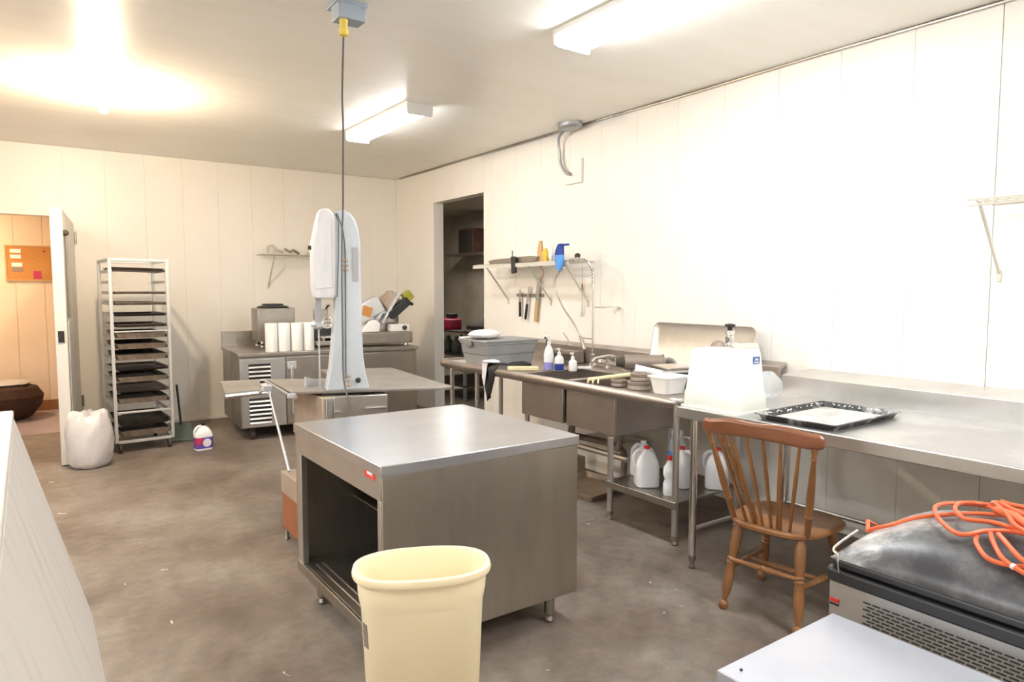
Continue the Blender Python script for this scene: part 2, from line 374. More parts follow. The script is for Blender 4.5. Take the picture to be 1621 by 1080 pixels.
strip_lamp(2.45, 2.73, -1.0, .3, 'assumed unseen fluorescent ceiling lamp behind the camera position, used as fill', 'lens_fill')  # assumed lamp, never in view, brightens the room from the camera side
strip_lamp(-1.55, -1.27, .9, 2.15, 'unseen fluorescent ceiling lamp added for fill over the near left side of the room', 'lens_fill')  # added out of view as fill light, no fixture known here
strip_lamp(-1.55, -1.27, 4.0, 5.25, 'unseen fluorescent ceiling lamp added for fill over the far left side of the room', 'lens_fill')  # likewise an added fill light that is never seen
t = thing('ceiling_bulb', 'glaring bare bulb on a small round ceiling base near the rack side', 'light bulb', (.53, 6.02, CZ))
o = t.location
MB(o).lathe([(.0,0),(.062,0),(.060,-.02),(.035,-.04),(.025,-.075),(0,-.075)][::-1], tuple(o), 20).build('lamp_base', 'fixture', t)
MB(o).lathe([(.004,-.195),(.022,-.188),(.034,-.168),(.037,-.148),(.030,-.118),(.018,-.092),(.017,-.074)], tuple(o), 18).build('glass_bulb', 'bulb', t)
area_lamp('storeroom_fill', (5.4, 9.4, 2.8), .6, .6, 9, (1., .93, .82))  # added fill light to lift the black storeroom, no lamp seen there
# warm lamp of the annex, out of sight over the opening
a = area_lamp('annex_lamp', (-.9, 9.75, 2.72), .5, .5, ANNEX, (1., .72, .46))

# ================================================================== ISLAND TABLE
IX0, IX1, IY0, IY1, IZ0, IZ1 = 1.076, 2.055, 2.385, 3.42, .135, .879
t = thing('island_table', 'stainless steel island cabinet with one open side and a smooth flat top', 'work table', (IX0, IY0, 0))
o = t.location
MB(o).box(IX0-.006, IX1+.006, IY0-.006, IY1+.006, IZ1-.045, IZ1).build('tabletop', 'steel_top', t, bevel=.0035)
for y0, y1 in ((IY0, IY0+.014), (IY1-.014, IY1)):
    MB(o).box(IX0+.002, IX1, y0, y1, IZ0, IZ1-.045).build('side_panel', 'steel_side', t, bevel=.002)
MB(o).box(IX1-.014, IX1, IY0+.014, IY1-.014, IZ0, IZ1-.045).build('back_panel', 'steel_side', t)
MB(o).box(IX0, IX0+.02, IY0+.014, IY1-.014, .735, IZ1-.045).build('front_rail', 'steel', t, bevel=.002)
for y0, y1 in ((IY0+.014, IY0+.045), (IY1-.085, IY1-.014)):
    MB(o).box(IX0, IX0+.03, y0, y1, IZ0+.02, .735).build('stile', 'steel', t, bevel=.002)
MB(o).box(IX0+.01, IX1-.014, IY0+.014, IY1-.014, .165, .178).box(IX0-.004, IX0+.012, IY0+.002, IY1-.002, IZ0-.008, .178).build('bottom_shelf', 'steel_dull', t, bevel=.002)
for k in range(2):
    MB(o).box(IX0+.05+.035*k, IX0+.06+.035*k, IY0+.1, IY1-.12, .178, .181).build('shelf_rib', 'steel', t, bevel=.001)
MB(o).box(IX0+.30, IX1-.02, IY0+.014, IY1-.014, .455, .462).build('inner_shelf', 'steel_dull', t)
for x in (IX0+.055, IX1-.12):
    for y in (IY0+.055, IY1-.19):
        MB(o).lathe([(.004,0),(.017,.004),(.02,.012),(.013,.028),(.016,.034),(.024,.042),(.026,IZ0+.01)], (x,y,0), 16).build('leg', 'steel_dull', t)
lab = MB(o).box(IX0-.0022, IX0-.0002, 2.447, 2.545, .808, .846).build('sticker', 'red_label', t); lab['label'] = 'small red sticker on the front rail'
MB(o).box(IX0-.003, IX0-.0022, 2.468, 2.518, .822, .834).build('sticker_print', 'label_white', lab)
# food scrap stain on the shelf
f = MB((1.30, 2.86, .178)).lathe([(.005,0),(.075,.001),(.07,.006),(.03,.009),(.004,.010)], (1.30,2.86,.178), 14, 1., .7).build('cardboard_scrap', 'tan_wood')
f.location = (1.30, 2.86, .1785); tag(f, 'crumpled tan scrap lying on the bottom shelf inside the island cabinet', 'scrap')

# ================================================================== CREAM WASTE BIN
t = thing('waste_bin', 'tall cream plastic waste bin with oval rim in front of the steel island', 'waste bin', (.905, 1.735, 0), -24)
def oval(a, b, z, n=40, e=2.5):
    R = []
    for k in range(n):
        th = 2*math.pi*k/n; c, s = math.cos(th), math.sin(th)
        R.append((a*math.copysign(abs(c)**(2/e), c), b*math.copysign(abs(s)**(2/e), s), z))
    return R
H = .76; s = MB()
prof = [(.145,.085,0),(.150,.09,.01),(.178,.111,.655),(.181,.113,.662),(.186,.118,.69),(.188,.120,.735),(.200,.132,.739),(.203,.134,.748),(.200,.132,.758),(.190,.122,.760),(.183,.115,.750),(.174,.107,.66),(.142,.082,.02)]
s.rings([oval(a*.985, b*.98, z) for a, b, z in prof]); s.build('bin_body', 'cream_plastic', t)
q = MB()
def bx(y, z, k):
    a = (.150 + .028*z/.655)*.985 + k; b = (.09 + .021*z/.655)*.98 + k
    return (-a*(1-(abs(y)/b)**2.5)**.4, y, z)
q.hexa([bx(-.058,.545,.0012), bx(-.036,.545,.0012), bx(-.036,.545,-.002), bx(-.058,.545,-.002), bx(-.058,.615,.0012), bx(-.036,.615,.0012), bx(-.036,.615,-.002), bx(-.058,.615,-.002)])
x = q.build('bin_badge', 'pipe_grey', t); x['label'] = 'grey smudged embossed badge on the bin end'

# ================================================================== RIGHT WALL WORK TABLE
TX0, TX1, TY0, TY1, TZ = 2.92, 3.87, -.2, 2.56, .90
t = thing('long_work_table', 'long stainless steel work table with backsplash along the right wall', 'work table', (TX0, TY1, 0))
o = t.location
s = MB(o).box(TX0+.008, TX1, TY0, TY1-.005, TZ-.02, TZ); s.build('tabletop', 'bench_top', t, bevel=.003)
MB(o).box(TX0, TX0+.012, TY0, TY1, TZ-.058, TZ+.003).build('front_edge', 'steel', t, bevel=.005)
MB(o).box(TX0+.012, TX1, TY1-.008, TY1, TZ-.05, TZ+.001).build('end_edge', 'steel', t, bevel=.003)
MB(o).prism([(TX1,TZ-.02),(TX1,1.012),(4.205,1.027),(4.205,1.010),(TX1+.02,.995),(TX1+.02,TZ-.02)], 'y', TY0, TY1-.02).build('backsplash', 'steel', t, bevel=.003)
for y in (TY1-.09, .4):
    for x in (TX0+.05, TX1-.02):
        MB(o).cyl((x,y,.06), (x,y,TZ-.05), .0205, 16).build('leg', 'chrome', t)
        MB(o).lathe([(.012,0),(.017,.008),(.012,.03),(.019,.045),(.023,.06),(.023,.075)], (x,y,0), 14).build('foot', 'steel_dull', t)
MB(o).cyl((TX0+.05,TY1-.09,.22), (TX1-.02,TY1-.09,.22), .013).build('cross_rail', 'steel', t)
MB(o).cyl((TX1-.02,TY1-.09,.22), (TX1-.02,.4,.22), .013).build('cross_rail', 'steel', t)

# ================================================================== SINK UNIT
KX0, KX1, KY0, KY1, KZ = 3.12, 4.14, 2.72, 5.64, .90
t = thing('sink_unit', 'stainless two bowl sink with drainboards on round legs against the right wall', 'sink', (KX0, KY0, 0))
o = t.location
B1 = (3.885, 4.40); B2 = (3.335, 3.845)    # Y ranges of the bowls (outer)
bx0, bx1 = 3.20, 3.80
s = MB(o)   # deck with two openings
dz0, dz1 = .872, .882
s.box(KX0+.02, bx0+.02, KY0+.02, KY1-.02, dz0, dz1); s.box(bx1-.02, KX1, KY0+.02, KY1-.02, dz0, dz1)
for a, b in ((KY0+.02, B2[0]+.02), (B2[1]-.02, B1[0]+.02), (B1[1]-.02, KY1-.02)): s.box(bx0+.02, bx1-.02, a, b, dz0, dz1)
s.build('drainboard', 'sink_steel', t)
pts = [(KX1, KY0+.015), (KX0+.10, KY0+.015)] + [(KX0+.10-.085*math.sin(a), KY0+.10-.085*math.cos(a)) for a in [math.pi/2*k/5 for k in range(1,6)]]
pts += [(KX0+.015, KY1-.10)] + [(KX0+.10-.085*math.cos(a), KY1-.10+.085*math.sin(a)) for a in [math.pi/2*k/5 for k in range(1,6)]] + [(KX1, KY1-.015)]
s = MB(o); s.X = Matrix.Translation((0,0,.868)) @ Matrix.Diagonal((1,1,1.35,1)); s.tube([(x,y,0) for x,y in pts], .026, 14).build('rolled_rim', 'sink_steel', t)
for (a, b) in (B1, B2):
    s = MB(o); w = .012; z0 = .56
    s.box(bx0, bx0+w, a, b, z0, dz0); s.box(bx1-w, bx1, a, b, z0, dz0); s.box(bx0+w, bx1-w, a, a+w, z0, dz0); s.box(bx0+w, bx1-w, b-w, b, z0, dz0); s.box(bx0+w, bx1-w, a+w, b-w, z0, z0+w)
    s.build('sink_bowl', 'sink_steel', t, bevel=.004)
    MB(o).lathe([(.01,-.09),(.03,-.09),(.03,-.03),(.05,0)], ((bx0+bx1)/2, (a+b)/2, z0), 14).build('drain', 'steel_dull', t)
MB(o).prism([(4.12,dz0),(4.12,1.03),(4.205,1.055),(4.205,1.04),(4.14,1.0),(4.14,dz0)], 'y', KY0, KY1).build('backsplash', 'sink_steel', t, bevel=.003)
def leg(x, y, top, m='steel'):
    MB(o).cyl((x,y,.05), (x,y,top), .0205, 16).build('leg', m, t)
    MB(o).lathe([(.012,0),(.018,.008),(.013,.025),(.022,.04),(.022,.06)], (x,y,0), 14).build('foot', 'steel_dull', t)
leg(3.16, 3.33, .56); leg(3.12+.03, 2.755, .86); leg(3.74, 2.76, .87); leg(3.74, 3.33, .56)
leg(3.20, 5.50, .86); leg(3.19, 5.05, .86); leg(3.75, 5.50, .87); leg(3.72, 4.38, .56); leg(3.24, 4.38, .56)
MB(o).box(3.135, 3.76, 2.74, 3.345, .255, .27).box(3.125, 3.14, 2.735, 3.35, .225, .27).build('undershelf', 'steel_dull', t, bevel=.003)
# drain pipes
MB(o).tube(smooth_path([(3.50,3.6,.47),(3.50,3.6,.40),(3.55,3.68,.37),(3.62,3.85,.365),(3.62,4.10,.36),(3.50,4.13,.40),(3.50,4.13,.47)], 5), .026, 10).build('waste_pipe', 'pipe_grey', t)
MB(o).tube(smooth_path([(3.62,3.85,.365),(3.72,3.78,.30),(3.72,3.78,.10)], 5), .024, 10).build('waste_pipe', 'pipe_grey', t)
MB(o).tube([(3.35,3.36,.375),(3.35,4.38,.375)], .022, 8).build('cross_rail', 'steel_dull', t)
# taps on the splash
def tap(y, x=4.02):
    f = MB(o).lathe([(.026,0),(.026,.01),(.016,.02),(.016,.07),(.006,.075)], (x,y,dz1), 14).build('tap_body', 'chrome', t)
    for a in (-.05, .05):
        MB(o).tube([(x,y,dz1+.055),(x-.03,y+a,dz1+.065),(x-.035,y+a*1.5,dz1+.06)], .007, 8).build('tap_handle', 'chrome', f)
for y in (4.28, 4.07): tap(y)
MB(o).tube([(4.02,4.07,.925),(4.02,4.40,.925)], .013, 10).build('tap_bridge', 'chrome', t)
MB(o).tube(smooth_path([(4.02,4.17,.925),(4.0,4.17,.98),(3.93,4.17,1.0),(3.76,4.16,.985),(3.74,4.16,.955)], 5), .010, 10).build('spout', 'chrome', t)

# pre rinse spray
t = thing('pre_rinse_faucet', 'tall chrome pre-rinse spray faucet with coiled hose over the sink', 'faucet', (3.98, 4.43, .885))
o = t.location
MB(o).lathe([(.035,0),(.035,.02),(.02,.03),(.02,.10),(.012,.11)], tuple(o), 16).build('faucet_base', 'chrome', t)
MB(o).tube([(3.98,4.43,.98),(3.98,4.43,1.68)], .0095, 10).build('riser_pipe', 'chrome', t)
MB(o).tube([(3.98,4.43,1.396),(4.20,4.36,1.396)], .008, 8).lathe([(.008,0),(.03,.004),(.03,.012),(.008,.016)], (4.186,4.36,1.388), 14).build('wall_bracket', 'chrome', t)
hose = smooth_path([(3.98,4.43,1.66),(3.94,4.45,1.78),(3.92,4.563,1.812),(3.92,4.69,1.794),(3.92,4.795,1.73),(3.92,4.867,1.652),(3.92,4.866,1.539),(3.92,4.757,1.381),(3.92,4.616,1.251),(3.92,4.514,1.129)], 5)
MB(o).tube(hose, .0085, 8).build('hose', 'steel', t)
sp = []
hp = smooth_path([(3.98,4.43,1.60),(3.97,4.43,1.70),(3.94,4.46,1.785),(3.92,4.563,1.812),(3.92,4.69,1.794),(3.92,4.795,1.73),(3.92,4.86,1.66)], 24)
for i, p in enumerate(hp[:-1]):
    T = (hp[i+1]-p).normalized(); u = T.cross(Vector((1,0,0))).normalized(); w = T.cross(u); th = i*1.15
    sp.append(p + (u*math.cos(th)+w*math.sin(th))*.016)
MB(o).tube(sp, .0028, 5).build('spring', 'chrome', t)
MB(o).tube([(3.92,4.53,1.145),(3.92,4.50,1.10),(3.92,4.47,1.03)], [.012,.016,.02], 12).build('spray_head', 'steel_dull', t)
MB(o).tube(smooth_path([(3.92,4.52,1.05),(3.92,4.66,1.05),(3.92,4.69,1.10),(3.92,4.76,1.16)], 4), .006, 8).build('spray_lever', 'steel_dull', t)
MB(o).tube([(3.98,4.43,1.12),(3.92,4.53,1.13)], .005, 6).build('hose_hook', 'chrome', t)

# ================================================================== CHAIR
t = thing('spindle_back_chair', 'brown turned-wood spindle-back chair pulled up to the wall table', 'chair', (2.965, 1.905, 0), 8)
SZ = .445
seat = []
for k in range(36):
    a = 2*math.pi*k/36; c, s_ = math.cos(a), math.sin(a); e = 2/3.2
    x = .225*math.copysign(abs(c)**e, c); y = .235*math.copysign(abs(s_)**e, s_)
    y *= 1.0 + .12*(x/.22); seat.append((x, y))
def seat_ring(k, z): return [(x*k, y*k, z) for x, y in seat]
MB().rings([seat_ring(.93, SZ-.032), seat_ring(1, SZ-.022), seat_ring(1.0, SZ-.008), seat_ring(.96, SZ), seat_ring(.80, SZ-.004), seat_ring(.45, SZ-.014), seat_ring(.05, SZ-.014)]).build('seat', 'wood', t)
def turned(a, b, prof, name, m='wood', n=12):
    a, b = Vector(a), Vector(b)
    return MB().tube([a.lerp(b, q) for q, r in prof], [r for q, r in prof], n).build(name, m, t)
LEG = [(0,.014),(.04,.019),(.06,.020),(.10,.026),(.28,.025),(.40,.018),(.42,.026),(.44,.019),(.46,.026),(.49,.019),(.62,.026),(.78,.022),(.87,.013),(.90,.012),(.91,.018),(.93,.024),(.97,.024),(1.,.016)]
for sx, sy in ((-1,1),(-1,-1),(1,1),(1,-1)):
    a = (.155*sx, .150*sy, SZ-.02); b = (-.235 if sx < 0 else .235, (.185 if sx < 0 else .225)*sy, 0)
    turned(a, b, LEG, 'leg')
STR = [(0,.009),(.15,.011),(.35,.013),(.42,.016),(.46,.012),(.5,.018),(.54,.012),(.58,.016),(.65,.013),(.85,.011),(1,.009)]
turned((-.20,.169,.20), (.20,.193,.18), STR, 'stretcher'); turned((-.20,-.169,.20), (.20,-.193,.18), STR, 'stretcher')
turned((0,.181,.19), (0,-.181,.19), STR, 'stretcher'); turned((-.205,.17,.245), (-.205,-.17,.245), STR, 'stretcher')
def crest_xy(u): return (-.335 + .055*u*u, .295*u-.005)
cr = MB(); R = []
for k in range(21):
    u = -1 + 2*k/20; x, y = crest_xy(u)
    top = .952 + .012*math.cos(u*math.pi*.9) + (.008 if abs(u) > .80 else 0) - .006*math.cos(u*math.pi*2.2); bot = .872 + .008*math.cos(u*math.pi)
    if abs(u) > .95: top -= .014; bot += .012
    th = .0105
    R.append([(x-th,y,bot+.006),(x,y,bot),(x+th,y,bot+.006),(x+th+.003,y,top-.012),(x,y,top),(x-th-.006,y,top-.010)])
cr.rings(R).build('crest_rail', 'wood_top', t, sub=1)
SP = [(0,.008),(.3,.0085),(.6,.010),(.9,.0075),(1,.006)]
for k in range(6):
    u = -.66 + 1.32*k/5; x, y = crest_xy(u)
    turned((-.165 - .012*(1-u*u), .150*u*1.05, SZ-.015), (x+.002, y, .885), SP, 'spindle', n=8)
POST = [(0,.013),(.10,.015),(.22,.016),(.24,.020),(.26,.015),(.42,.018),(.7,.014),(.84,.010),(.86,.014),(.88,.010),(.93,.014),(1,.009)]
for u in (-1, 1):
    x, y = crest_xy(.86*u); turned((-.155, .178*u, SZ-.015), (x, y, .885), POST, 'back_post')
turned((-.168,-.045,SZ-.01), (crest_xy(-.42)[0], crest_xy(-.42)[1]+.005, .88), SP, 'spindle', n=8)
turned((-.155,.06,SZ-.01), (crest_xy(.55)[0], crest_xy(.55)[1], .88), POST, 'spindle', n=8)

# ================================================================== VACUUM SEALER
VX0, VX1, VY0, VY1 = 1.885, 2.50, .22, 1.08
t = thing('vacuum_sealer', 'stainless chamber machine with a domed black lid dusted white', 'food machine', ((VX0+VX1)/2, (VY0+VY1)/2, 0))
o = t.location
MB(o).box(VX0+.012, VX1-.012, VY0+.012, VY1-.012, .12, .705).build('cabinet', 'vac_steel', t, bevel=.006)
for x in (VX0+.08, VX1-.08):
    for y in (VY0+.08, VY1-.08):
        MB(o).cyl((x-.015,y,.04), (x+.015,y,.04), .04, 18).box(x-.02, x+.02, y-.012, y+.012, .04, .125).build('caster', 'rubber', t)
MB(o).prism(rrect(VX0, VX1, VY0, VY1, .03), 'z', .700, .738).build('base_rim', 'black_plastic', t, bevel=.006)
MB(o).prism(rrect(VX0+.008, VX1-.008, VY0+.008, VY1-.008, .03), 'z', .742, .768).build('lid_rim', 'black_plastic', t, bevel=.007)
lid = MB(o); NX, NY = 24, 30
def lid_z(x, y):
    u = (x-(VX0+VX1)/2)/((VX1-VX0)/2-.012); v = (y-(VY0+VY1)/2)/((VY1-VY0)/2-.012)
    u, v = min(abs(u), 1), min(abs(v), 1)
    return .766 + .128*((1-u**2.6)**.62)*((1-v**3.2)**.62)
vs = []; fs = []
for j in range(NY+1):
    for i in range(NX+1):
        uu = math.sin((i/NX-.5)*math.pi)*.5+.5; vv = math.sin((j/NY-.5)*math.pi)*.5+.5
        x = VX0+.012 + uu*(VX1-VX0-.024); y = VY0+.012 + vv*(VY1-VY0-.024)
        vs.append((x, y, lid_z(x, y)))
for j in range(NY):
    for i in range(NX): k = j*(NX+1)+i; fs.append((k, k+1, k+NX+2, k+NX+1))
lid.add(vs, fs).build('lid', 'lid', t, smooth=70)
MB(o).tube(smooth_path([(VX0-.004,VY1-.05,.735),(VX0-.006,VY1-.045,.785),(VX0+.02,VY1-.02,.795),(VX0+.20,VY1+.008,.80)], 5), .004, 6).build('lid_wire', 'chrome', t)
slot = None
for r in range(9):
    for c in range(20):
        y = .955 - .0265*c - (.012 if r % 2 else 0); z = .668 - .0102*r
        if slot is None:
            slot = MB((0,0,0)).box(-.0015, .001, -.0105, .0105, -.0018, .0018).build('vent_slot', 'black', t, smooth=0); q = slot
        else:
            q = slot.copy(); C.objects.link(q)
        q.location = (VX0+.0118-o.x, y-o.y, z-o.z)
s = MB(o).box(VX0+.009, VX0+.0125, 1.035, 1.062, .637, .648).build('nameplate', 'red', t)
MB(o).box(VX0+.009, VX0+.0125, 1.035, 1.062, .628, .633).build('nameplate_base', 'black', t)

# orange cord piled on the lid
ZC = {}
def lay(pts, dz=0., k=5):
    out = []
    for i, (x, y) in enumerate(pts): out.append(Vector((x, y, 0)))
    out = smooth_path(out, k); res = []
    for p in out:
        xx = min(max(p.x, VX0+.03), VX1-.03); yy = min(max(p.y, VY0+.03), VY1-.03)
        res.append(Vector((p.x, p.y, lid_z(xx, yy)+.008+dz)))
    return res
cord = thing('extension_cord', 'tangled orange extension cord lying on the black lid', 'cord', (2.25, .75, .9)); co = cord.location
S = []
S.append([Vector((2.36,1.11,.60)),Vector((2.32,1.11,.70)),Vector((2.24,1.11,.78)),Vector((2.14,1.085,.82))] + (lay([(2.055,1.04),(2.045,1.0),(2.055,.97),(2.08,.955),(2.12,.928),(2.144,.9),(2.185,.86),(2.233,.818),(2.259,.78),(2.30,.74),(2.36,.70),(2.38,.62)], .002)))
S.append((lay([(2.259,.78),(2.316,.818),(2.33,.871),(2.315,.913),(2.276,.93),(2.222,.925),(2.15,.896),(2.099,.868),(2.052,.83),(2.022,.788),(2.028,.762),(2.061,.739),(2.084,.712),(2.1,.685),(2.105,.661),(2.14,.6),(2.22,.55),(2.32,.58),(2.38,.62)], .014)))
S.append((lay([(2.37,.76),(2.322,.821),(2.31,.863),(2.272,.877),(2.224,.87),(2.174,.853),(2.126,.825),(2.099,.796),(2.105,.769),(2.115,.745),(2.115,.717),(2.11,.689),(2.13,.62),(2.2,.52),(2.3,.50),(2.38,.58),(2.40,.68),(2.37,.76)], .020)))
S.append((lay([(2.263,.79),(2.314,.806),(2.35,.801),(2.347,.77),(2.326,.733),(2.29,.66),(2.22,.60)], .030)))
S.append((lay([(2.06,.75),(2.021,.74),(1.982,.707),(1.97,.676),(1.975,.63),(2.0,.58),(2.06,.52),(2.15,.47),(2.26,.46)], .004)))
S.append((lay([(2.08,.73),(2.037,.708),(1.985,.67),(1.962,.63),(1.95,.58),(1.945,.52),(1.95,.44),(1.98,.36)], .010)))
S.append((lay([(2.248,.776),(2.17,.723),(2.11,.689),(2.08,.658),(2.06,.60),(2.10,.53)], .034)))
S.append((lay([(2.27,.772),(2.251,.737),(2.255,.71),(2.23,.64),(2.18,.58)], .042)))
S.append((lay([(2.05,.7),(2.02,.671),(1.985,.634),(1.97,.598),(1.99,.55),(2.05,.50)], .022)))
S.append((lay([(2.25,.765),(2.2,.715),(2.17,.66),(2.16,.60),(2.2,.54)], .040)))
for p in S: MB(co).tube(p, .0062, 8).build('cord_loop', 'orange_cord', cord)
bp = S[5][14]; bq = S[5][15]
MB(co).tube([bp, bp.lerp(bq, .9)], .0078, 10).build('tape_band', 'label_white', cord)
MB(co).tube([(2.225,.765,.925),(2.16,.70,.935),(2.10,.64,.93)], [.012,.014,.010], 10).build('plug_end', 'orange_cord', cord)

# low sheet-steel table in front
t = thing('side_table', 'low pale sheet-metal table in the near right corner beside the machine', 'table', (1.55, .75, 0))
o = t.location
MB(o).box(1.30, 1.80, -.1, 1.0, .615, .65).build('tabletop', 'table_white', t, bevel=.003)
for x in (1.33, 1.77):
    for y in (-.06, .96): MB(o).box(x-.018, x+.018, y-.018, y+.018, 0, .616).build('leg', 'steel_dull', t)
MB(o).ell((1.345, .965, .652), .004, .004, .002).build('screw_head', 'black', t)

# ================================================================== WHITE BOARD CABINET, LEFT FOREGROUND
t = thing('sloped_chest', 'whitewashed plywood chest with steep sloped front at the left edge', 'chest', (-.2, 1.2, 0))
o = t.location
MB(o).prism([(-.62,0),(.10,0),(.102,.729),(-.036,1.245),(-.62,1.245)], 'y', .35, 2.0).build('chest_body', 'board', t, bevel=.004)
MB(o).box(-.64, -.036, .34, 2.01, 1.246, 1.262).build('chest_top', 'board', t, bevel=.003)

# ================================================================== BAND SAW
t = thing('band_saw', 'tall grey and white meat band saw behind the steel island', 'band saw', (1.68, 4.28, 0))
o = t.location
Xr = Matrix.Translation((1.70,4.28,0)) @ Matrix.Rotation(math.radians(-15), 4, 'Z')
col = [(-.148,.80),(-.14,.89),(-.11,1.05),(-.085,1.295),(-.068,1.525),(-.068,2.035),(-.04,2.055),(0,2.056),(.035,2.04),(.065,2.0),(.085,1.94),(.096,1.86),(.097,1.525),(.098,1.25),(.104,1.10),(.118,1.0),(.142,.89),(.15,.80)]
s = MB(o); s.X = Xr; s.prism(col, 'y', -.02, .12); s.build('column', 'saw_grey', t, bevel=.012, seg=3)
hs = [(-.062,2.0),(-.075,2.035),(-.10,2.058),(-.14,2.062),(-.163,2.045),(-.185,1.97),(-.213,1.84),(-.214,1.56),(-.200,1.49),(-.085,1.488),(-.066,1.51)]
s = MB(o); s.X = Xr; s.prism(hs, 'y', -.05, .13); s.build('wheel_housing', 'saw_white', t, bevel=.012, seg=3)
s = MB(o); s.X = Xr; s.prism([(-.20,1.60),(-.205,1.82),(-.17,1.97),(-.14,2.03),(-.10,2.03),(-.09,1.95),(-.09,1.56),(-.19,1.55)], 'y', -.056, -.049); s.build('housing_door', 'saw_white', t, bevel=.003)
s = MB(o); s.X = Xr; s.tube([(-.062,-.052,2.03),(-.045,-.054,1.97),(-.050,-.054,1.75),(-.062,-.054,1.5)], .004, 6); s.build('door_seam', 'cable', t)
s = MB(o); s.X = Xr; s.box(-.232,-.21,-.02,.01,1.80,1.825); s.build('door_catch', 'rubber', t, bevel=.003)
s = MB(o); s.X = Xr; s.box(.040,.078,-.026,-.019,1.60,1.82); s.build('rating_plate', 'galv', t)
s = MB(o); s.X = Xr; s.box(-.195,-.155,.03,.05,1.29,1.49); s.build('guide_bar', 'galv', t, bevel=.003)
s = MB(o); s.X = Xr; s.box(-.178,-.168,.035,.040,.90,1.30); s.build('saw_blade', 'alum', t)
s = MB(o); s.X = Xr; s.box(-.20,-.12,.0,.05,1.305,1.335); s.ell((-.205,.0,1.325),.02,.02,.02); s.build('blade_guide', 'alum', t, bevel=.003)
s = MB(o); s.X = Xr
s.tube([(-.125+.030*math.cos(a), -.01, 1.335+.034*math.sin(a)) for a in [2*math.pi*k/20 for k in range(20)]], .006, 8, closed=True); s.tube([(-.155,-.01,1.335),(-.095,-.01,1.335)], .005, 6)
s.build('hand_wheel', 'chrome', t)
# table plates
plate = [(1.345,4.34),(2.19,3.98),(2.31,3.965),(2.46,5.22),(1.93,5.44),(1.82,4.82),(1.40,5.07)]
MB(o).prism(plate, 'z', .884, .900).build('saw_table', 'saw_top', t, bevel=.002)
s = MB(o); s.X = Xr; s.box(-.17,.16,-.06,.14,.862,.8835); s.build('column_seat', 'black', t)
s = MB(o); s.X = Xr; s.hexa([(-.26,.20,.90),(-.10,.30,.90),(-.09,.28,.90),(-.25,.18,.90),(-.26,.20,.965),(-.10,.30,.905),(-.09,.28,.905),(-.25,.18,.965)]); s.build('meat_fence', 'alum', t)
# side carriage tray and rails
MB(o).prism([(1.136,5.29),(1.395,5.23),(1.27,4.76),(1.035,4.72)], 'z', .862, .874).build('side_tray', 'saw_top', t, bevel=.002)
MB(o).tube([(1.03,4.70,.852),(1.27,4.745,.852)], .016, 8).tube([(1.128,5.29,.868),(1.39,5.235,.868)], .012, 8).build('tray_lip', 'steel', t)
MB(o).tube([(1.375,5.02,.895),(1.325,4.33,.885)], .011, 10).build('guide_rod', 'galv', t)
MB(o).tube([(1.415,4.92,.872),(1.365,4.32,.868)], .016, 10).build('guide_roller', 'tan_wood', t)
MB(o).box(1.27,1.33,4.68,4.75,.865,.905).build('rail_bracket', 'alum', t, bevel=.004)
MB(o).box(1.32,1.37,4.31,4.345,.862,.892).build('rail_bracket', 'alum', t, bevel=.004)
MB(o).tube([(1.31,4.70,.875),(1.268,4.16,.44)], .0085, 8).build('brace_rod', 'alum', t)
# body
MB(o).box(1.50, 1.93, 4.20, 4.78, .42, .865).build('upper_body', 'saw_body', t, bevel=.006)
MB(o).box(1.52, 1.92, 4.188, 4.20, .45, .858).build('body_cover', 'steel', t, bevel=.003)
s = MB(o); s.X = Xr; s.box(-.105,.235,-.145,-.130,.735,.870); s.build('apron_plate', 'steel', t, bevel=.004)
for a in (-.10, .09):
    s = MB(o); s.X = Xr; s.tube([(a,-.148,.765),(a,-.165,.775),(a+.03,-.165,.775),(a+.03,-.148,.765)] if a < 0 else [(a,-.148,.79),(a,-.175,.79),(a+.13,-.175,.79),(a+.13,-.148,.79)], .006, 8); s.build('apron_handle', 'chrome', t)
s = MB(o); s.X = Xr; s.ell((.065,-.028,.955), .018,.012,.018); s.build('black_knob', 'black_plastic', t)
MB(o).box(1.24, 1.92, 3.76, 4.24, .30, .43).build('ledge', 'saw_body', t, bevel=.004)
MB(o).box(1.245, 1.91, 3.77, 4.235, .075, .30).build('lower_cabinet', 'rust', t, bevel=.004)
MB(o).box(1.60, 1.92, 4.24, 4.76, .10, .42).build('motor_box', 'saw_body', t, bevel=.006)
for x, y in ((1.262,4.215),(1.262,3.79),(1.88,4.7),(1.88,3.80)):
    MB(o).lathe([(.012,0),(.018,.006),(.012,.02),(.012,.10)], (x,y,0), 12).build('foot', 'steel_dull', t)
# clips on the column
for z in (1.70, .95):
    q = MB(o); q.X = Xr
    for k in range(3): q.tube([(-.02,-.022,z-.03+.03*k),(-.005,-.038,z-.02+.03*k),(.014,-.022,z-.03+.03*k)], .0045, 6)
    q.build('cable_clip', 'tan_wood', t)
s = MB(o); s.X = Xr; s.tube(smooth_path([(-.055,-.055,2.03),(-.025,-.045,1.95),(-.008,-.03,1.85),(-.004,-.03,1.70),(-.010,-.03,1.3),(-.014,-.03,.97)], 6), .0045, 6); s.build('saw_cable', 'cable', t)

